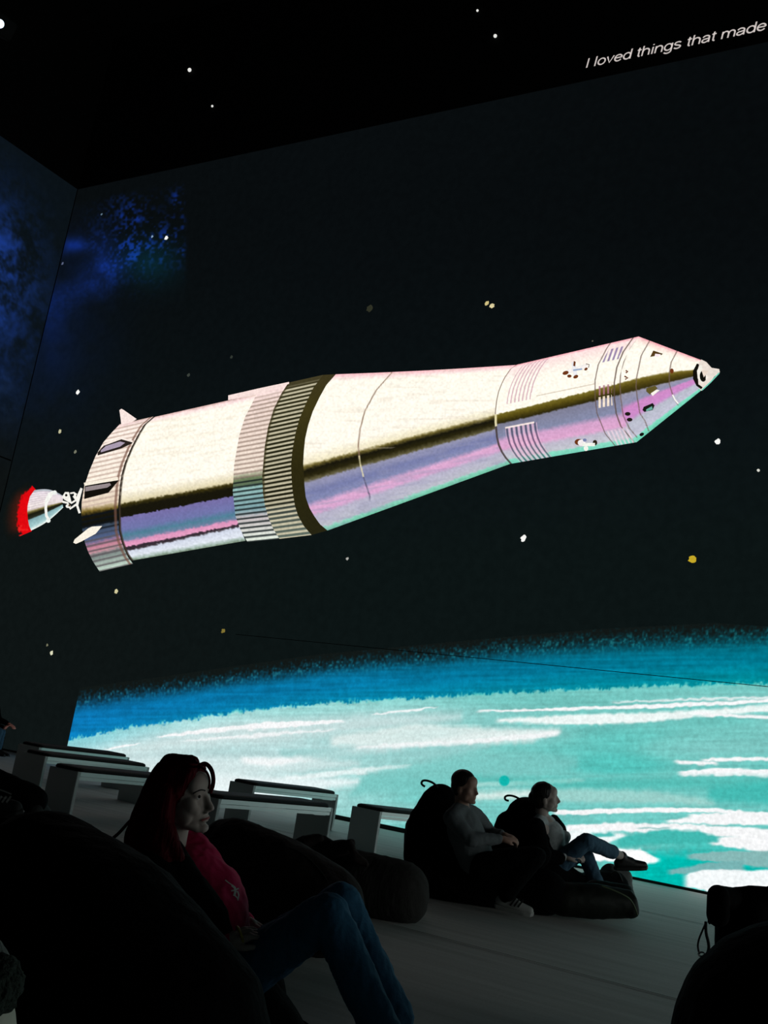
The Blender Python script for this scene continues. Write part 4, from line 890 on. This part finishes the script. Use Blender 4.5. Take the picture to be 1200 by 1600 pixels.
# small white figure printed on the hoodie, yellow bracelet on the near wrist
def on_front(x, y, d): return P(x, y, d)
M_print = mat('white_print', (190, 190, 185), .7)
def flatpoly(name, pts, m, parent, thick):
    bm = bmesh.new(); vs = [bm.verts.new(p) for p in pts]; f = bm.faces.new(vs)
    r = bmesh.ops.extrude_face_region(bm, geom=[f]); bmesh.ops.translate(bm, verts=[v for v in r['geom'] if isinstance(v, bmesh.types.BMVert)], vec=thick)
    bmesh.ops.triangulate(bm, faces=bm.faces); return link(name, bm_mesh(bm, name), m, parent)
hoodie = [c for c in w1.children if c.name.startswith('hoodie')][0]
bm = bmesh.new()
for pts, w in (([(352, 1375), (357, 1379), (363, 1383)], 1.6), ([(362, 1383), (367, 1387), (368, 1393), (366, 1400)], 3.6), ([(361, 1392), (367, 1391), (373, 1388)], 2.2), ([(366, 1398), (371, 1403), (372, 1407)], 2.0), ([(371, 1392), (373, 1398), (372, 1405)], 1.8)):
    seg = []
    for a, b in zip(pts[:-1], pts[1:]):
        for t in (0, .33, .66): seg.append((a[0]*(1-t)+b[0]*t, a[1]*(1-t)+b[1]*t))
    seg.append(pts[-1]); q = line(seg, w); n = len(seg)
    vs = [bm.verts.new(P(x, y, 3.3)) for x, y in q]
    for i in range(n-1): bm.faces.new((vs[i], vs[i+1], vs[2*n-2-i], vs[2*n-1-i]))
o = link('chest_print', bm_mesh(bm, 'print'), M_print, w1); snap(o, hoodie, .003)
wr = J['wrR']; dd = (J['hdR']-wr).normalized(); xx = dd.cross(Z).normalized(); yy = dd.cross(xx)
tube('bracelet', [wr+dd*.055+(xx*math.cos(a)*.036+yy*math.sin(a)*.030) for a in [2*math.pi*i/14 for i in range(15)]], .0045, mat('yellow_band', (200, 180, 70), .4), w1)

# --- the man
hM = frame(Rv*.78-Fv*.60+Uv*-.02, Uv+Rv*.05)
J = dict(head=P(727, 1230, 7.70), hM=hM, neck=P(722, 1262, 7.72), chest=P(726, 1296, 7.70), pelvis=P(748, 1350, 7.70),
         shR=P(706, 1278, 7.58), shL=P(745, 1277, 7.85), elR=P(736, 1312, 7.48), elL=P(768, 1306, 7.90), wrR=P(782, 1311, 7.56), wrL=P(784, 1304, 7.72),
         hdR=P(803, 1312, 7.60), hdL=P(802, 1310, 7.66), hipR=P(756, 1352, 7.58), hipL=P(765, 1348, 7.80), knR=P(838, 1338, 7.50), knL=P(848, 1335, 7.82),
         anR=P(790, 1398, 7.44), anL=P(812, 1372, 7.95), front=Rv, curl=.8, hn=Uv)
J['toeR'] = (Rv*.93-Fv*.2-Uv*.02); J['toeR'].z = -.06; J['toeR'].normalize(); J['toeL'] = J['toeR'].copy()
J['upR'] = (Z*.9-Fv*.35)
man = person('man in a pale grey sweatshirt sitting low, hands in his lap, striped white sneaker', J,
             dict(skin=M_skin, top=M_grey, leg=M_blk, shoe=M_shoew), s=.98, voxel=.012, body_voxel=.008, top_r=1.0, leg_name='trousers', top_extra=chain([(722, 1285, 7.7, 25), (740, 1325, 7.7, 27)]))
T = lambda x, y, z: J['head']+hM @ Vector((x, y, z))
soft('hair', [('e', T(-.020, 0, .046), (.096, .080, .082), hM), ('e', T(-.040, 0, .0), (.072, .078, .08), hM)], .009, M_brown, man, 3)
bm = bmesh.new()
for k in range(3):
    q = line([(797+k*6+9*t/5, 1415+k*1.3-12*t/5) for t in range(6)], 2.8); vs = [bm.verts.new(P(x, y, 7.3)) for x, y in q]
    for t in range(5): bm.faces.new((vs[t], vs[t+1], vs[10-t], vs[11-t]))
o = link('shoe_stripes', bm_mesh(bm, 's'), M_shoeb, man)
sh = J['shoeR']; snap(o, sh, .006); o.parent = sh; o.matrix_parent_inverse = Matrix.Identity(4)

# --- the second woman
hM = frame(Rv*.96-Fv*.22+Uv*.02, Uv)
J = dict(head=P(853, 1246, 8.25), hM=hM, neck=P(846, 1277, 8.27), chest=P(858, 1303, 8.27), pelvis=P(862, 1350, 8.25),
         shR=P(838, 1292, 8.15), shL=P(862, 1290, 8.40), elR=P(846, 1335, 8.07), elL=P(882, 1325, 8.45), wrR=P(882, 1340, 8.09), wrL=P(890, 1330, 8.33),
         hdR=P(900, 1338, 8.11), hdL=P(902, 1335, 8.27), hipR=P(872, 1350, 8.17), hipL=P(876, 1348, 8.35), knR=P(916, 1314, 8.11), knL=P(912, 1328, 8.37),
         anR=P(972, 1338, 8.35), anL=P(934, 1385, 8.23), front=Rv, curl=.7, hn=Uv)
J['toeR'] = (Rv*.98+Uv*-.02+Fv*.1).normalized(); J['upR'] = Uv; J['toeL'] = Vector((Rv.x, Rv.y, -.1)).normalized()
w2 = person('woman with tied-back hair and patterned pale top, legs crossed, dark shoe stretched out', J,
            dict(skin=M_skin2, top=mat('patterned_top', (170, 176, 176), .85, noise=.5, scale=28), leg=M_jeans2, shoe=M_shoeb), s=.97, voxel=.011, body_voxel=.0065, bust=.8, top_name='top', calf_bare='R', leg_r=.92, top_r=.9)
T = lambda x, y, z: J['head']+hM @ Vector((x, y, z))*.97
soft('hair', [('e', T(-.024, 0, .044), (.094, .082, .082), hM), ('e', T(-.045, 0, -.01), (.066, .078, .085), hM), ('c', T(-.11, 0, .01), T(-.12, 0, -.03), .030, .026)], .008, M_brown, w2, 3, .004, 30)
soft('jacket', chain([(840, 1285, 8.27, 17), (842, 1310, 8.25, 25), (850, 1350, 8.25, 27)]) + chain([(838, 1292, 8.13, 14), (846, 1335, 8.05, 14)]) + chain([(846, 1335, 8.05, 14), (874, 1341, 8.07, 10)]) +
     chain([(866, 1280, 8.41, 8), (876, 1295, 8.43, 9), (881, 1312, 8.45, 9)]), .011, M_blk, w2, 4, .008, 14)

# --- lying at the left edge, only the striped sneaker and a foot in view
hM = frame(Rv*.95+Fv*.2, Z+Rv*-.1)
J = dict(head=P(-330, 1150, 4.75), hM=hM, neck=P(-330, 1215, 4.75), chest=P(-300, 1250, 4.7), pelvis=P(-225, 1340, 4.7),
         shR=P(-330, 1250, 4.55), shL=P(-300, 1245, 4.9), elR=P(-270, 1310, 4.5), elL=P(-240, 1300, 4.95), wrR=P(-205, 1285, 4.6), wrL=P(-190, 1280, 4.8),
         hdR=P(-180, 1290, 4.65), hdL=P(-172, 1288, 4.75), hipR=P(-215, 1335, 4.58), hipL=P(-210, 1330, 4.8), knR=P(-125, 1240, 4.50), knL=P(-66, 1196, 4.90),
         anR=P(-40, 1234, 4.52), anL=P(58, 1252, 4.88), front=Rv, curl=.6, hn=Uv)
J['toeR'] = (Rv*.97-Uv*.03-Fv*.1).normalized(); J['upR'] = (Uv*.9-Fv*.2); J['toeL'] = (Fv*.9-Uv*.3+Rv*.15).normalized(); J['upL'] = Uv*1.0
M_shoed = mat('dark_suede', (24, 24, 24), .8)
w3 = person('person stretched out at the left edge wearing a dark sneaker with three pale stripes', J,
            dict(skin=M_skin, top=M_blk, leg=M_blk, shoe=M_shoed), s=.97, voxel=.012, body_voxel=.008, leg_name='trousers')
T = lambda x, y, z: J['head']+hM @ Vector((x, y, z))
soft('hair', [('e', T(-.020, 0, .046), (.096, .080, .082), hM), ('e', T(-.040, 0, .0), (.072, .078, .08), hM)], .01, M_brown, w3, 3)
bm = bmesh.new()
for k in range(3):
    q = line([(-4+k*7+7*t/5, 1254-10*t/5) for t in range(6)], 3.0); vs = [bm.verts.new(P(x, y, 4.3)) for x, y in q]
    for t in range(5): bm.faces.new((vs[t], vs[t+1], vs[10-t], vs[11-t]))
q = line([(-6, 1232), (6, 1236), (18, 1241)], 2.2); vs = [bm.verts.new(P(x, y, 4.3)) for x, y in q]; bm.faces.new((vs[0], vs[1], vs[4], vs[5])); bm.faces.new((vs[1], vs[2], vs[3], vs[4]))
o = link('shoe_stripes', bm_mesh(bm, 's'), M_shoew, w3)
sh = J['shoeR']; snap(o, sh, .006); o.parent = sh; o.matrix_parent_inverse = Matrix.Identity(4)
beanbag('black beanbag at the left edge under the person with the striped sneaker',
        chain([(-380, 1300, 5.0, 55), (-330, 1330, 4.95, 70), (-230, 1410, 4.8, 70), (-60, 1380, 4.75, 72), (20, 1335, 4.8, 66)]) + chain([(-60, 1380, 5.1, 60), (-230, 1400, 5.2, 60)]), M_bag, P(-150, 1400, 4.8))

# --- far person by the left wall, half outside the frame
hM = frame(Rv*.9-Fv*.4, Z)
sc_ = 16.5
J = dict(head=P(-18, 1076, sc_), hM=hM, neck=P(-20, 1093, sc_), chest=P(-21, 1108, sc_), pelvis=P(-26, 1138, sc_),
         shR=P(-34, 1101, sc_-.1), shL=P(-7, 1101, sc_+.1), elR=P(-30, 1124, sc_-.1), elL=P(-3, 1124, sc_+.1), wrR=P(7, 1138, sc_-.2), wrL=P(13, 1131, sc_),
         hdR=P(13, 1133, sc_-.25), hdL=P(20, 1135, sc_-.05), hipR=P(-32, 1140, sc_-.1), hipL=P(-20, 1138, sc_+.1), knR=P(-2, 1143, sc_-.25), knL=P(2, 1144, sc_),
         anR=P(-11, 1170, sc_-.25), anL=P(-4, 1170, sc_), front=Rv, curl=.4, hn=Uv)
J['toeR'] = tdir; J['toeL'] = tdir
w4 = person('tiny distant seated person in black with blue jeans at the far left edge', J,
       dict(skin=mat('lit_hand', (236, 150, 130), .6, emit=None), top=M_blk, leg=M_jeans2, shoe=M_shoeb), s=1.0, voxel=.02, body_voxel=.011)  # pink light on the hands is put into this skin colour
soft('hair', [('e', J['head']+hM @ Vector((-.020, 0, .046)), (.096, .080, .082), hM), ('e', J['head']+hM @ Vector((-.040, 0, 0)), (.072, .078, .08), hM)], .014, M_brown, w4, 3)
b = P(-26, 1150, sc_+.05)
r0 = empty('stool', (b[0], b[1], 0)); tag(r0, 'dark block stool under the distant person at the far left edge', 'stool')
box('block', (b[0]-.25, b[1]-.22, 0), (b[0]+.25, b[1]+.22, max(b[2]-.10, .3)), M_black, r0, bevel=.01)

# --- pale fuzzy-trimmed garment at the lower left corner
e = empty('jacket', (P(-30, 1560, 1.75)[0], P(-30, 1560, 1.75)[1], 0)); tag(e, 'pale grey jacket with a dark fuzzy trim at the lower left corner', 'jacket')
M_fl = mat('grey_fleece', (104, 112, 108), .95, noise=.3, scale=40, bump=.8, bscale=40)
M_fur = mat('dark_fur', (40, 50, 44), 1, noise=.5, scale=60, bump=1.0, bscale=70)
M_pale = mat('pale_lining', (190, 196, 180), .9, noise=.1, scale=30)
soft('sleeve', chain([(-60, 1478, 1.78, 50), (-44, 1530, 1.76, 66)]), .008, M_fl, e, 3, .006, 30)
soft('fuzzy_trim', chain([(-60, 1562, 1.76, 58), (-16, 1543, 1.74, 48), (-4, 1535, 1.74, 40)]), .006, M_fur, e, 2, .012, 60)
soft('lining', chain([(-40, 1590, 1.75, 62), (-42, 1700, 1.75, 72), (-60, 2000, 1.78, 90), (-60, 2060, 1.78, 90)]), .01, M_pale, e, 3, .004, 20)

# ------------------------------------------------------------------ equipment cabinet far left, projector overhead
p0 = on_floor(-30, 1196)
cab = empty('cabinet', (p0[0], p0[1], 0)); tag(cab, 'low black equipment cabinet against the left wall, cut by the left edge', 'cabinet')
hM = None
cb = P(0, 1150, 17.6)
box('cabinet_body', (-CX+.02, cb[1]-1.4, 0.0), (-CX+.55, cb[1]-.1, .80), M_black, cab, bevel=.01)
box('door', (-CX+.55, cb[1]-1.36, 0.05), (-CX+.565, cb[1]-.14, .76), mat('satin_black', (12, 14, 15), .4), cab)
pr = P(-3, 36, 13.0)
pj = empty('projector', (pr[0], pr[1], pr[2])); tag(pj, 'ceiling projector with a glowing blue-white lens at the top left edge', 'projector')
ft = (P(60, 60, 12.2)-pr).normalized(); Mp = frame(ft, Z).to_4x4(); Mp.translation = pr
box('housing', (-.55, -.24, -.11), (-.02, .24, .13), M_black, pj, Mp, .02)
bm = bmesh.new(); bmesh.ops.create_cone(bm, cap_ends=True, segments=20, radius1=.07, radius2=.06, depth=.08, matrix=Mp @ Matrix.Rotation(math.pi/2, 4, 'Y')); link('lens_barrel', bm_mesh(bm, 'l'), M_black, pj)
M_lens = mat('lit_lens', (200, 220, 240), .2, noise=0, emit=(205, 230, 250), estr=3.0)
bm = bmesh.new(); sph_bm(bm, Mp @ Vector((.055, 0, 0)), (.052, .052, .052)); link('lens', bm_mesh(bm, 'l'), M_lens, pj, True)
bm = bmesh.new(); bmesh.ops.create_cone(bm, cap_ends=True, segments=12, radius1=.025, radius2=.025, depth=TOP-pr[2]-.1, matrix=Matrix.Translation((Mp @ Vector((-.28, 0, 0))).to_3d().to_tuple()[:2]+((TOP+pr[2]+.1)/2,))); link('drop_pole', bm_mesh(bm, 'p'), M_black, pj)

# dark surround: the unseen walls behind give the dim fill
wd = bpy.data.worlds.new('world'); wd.use_nodes = True; wd.node_tree.nodes['Background'].inputs[0].default_value = (0, 0, 0, 1); scene.world = wd
scene.cycles.use_denoising = True
scene.cycles.max_bounces = 6
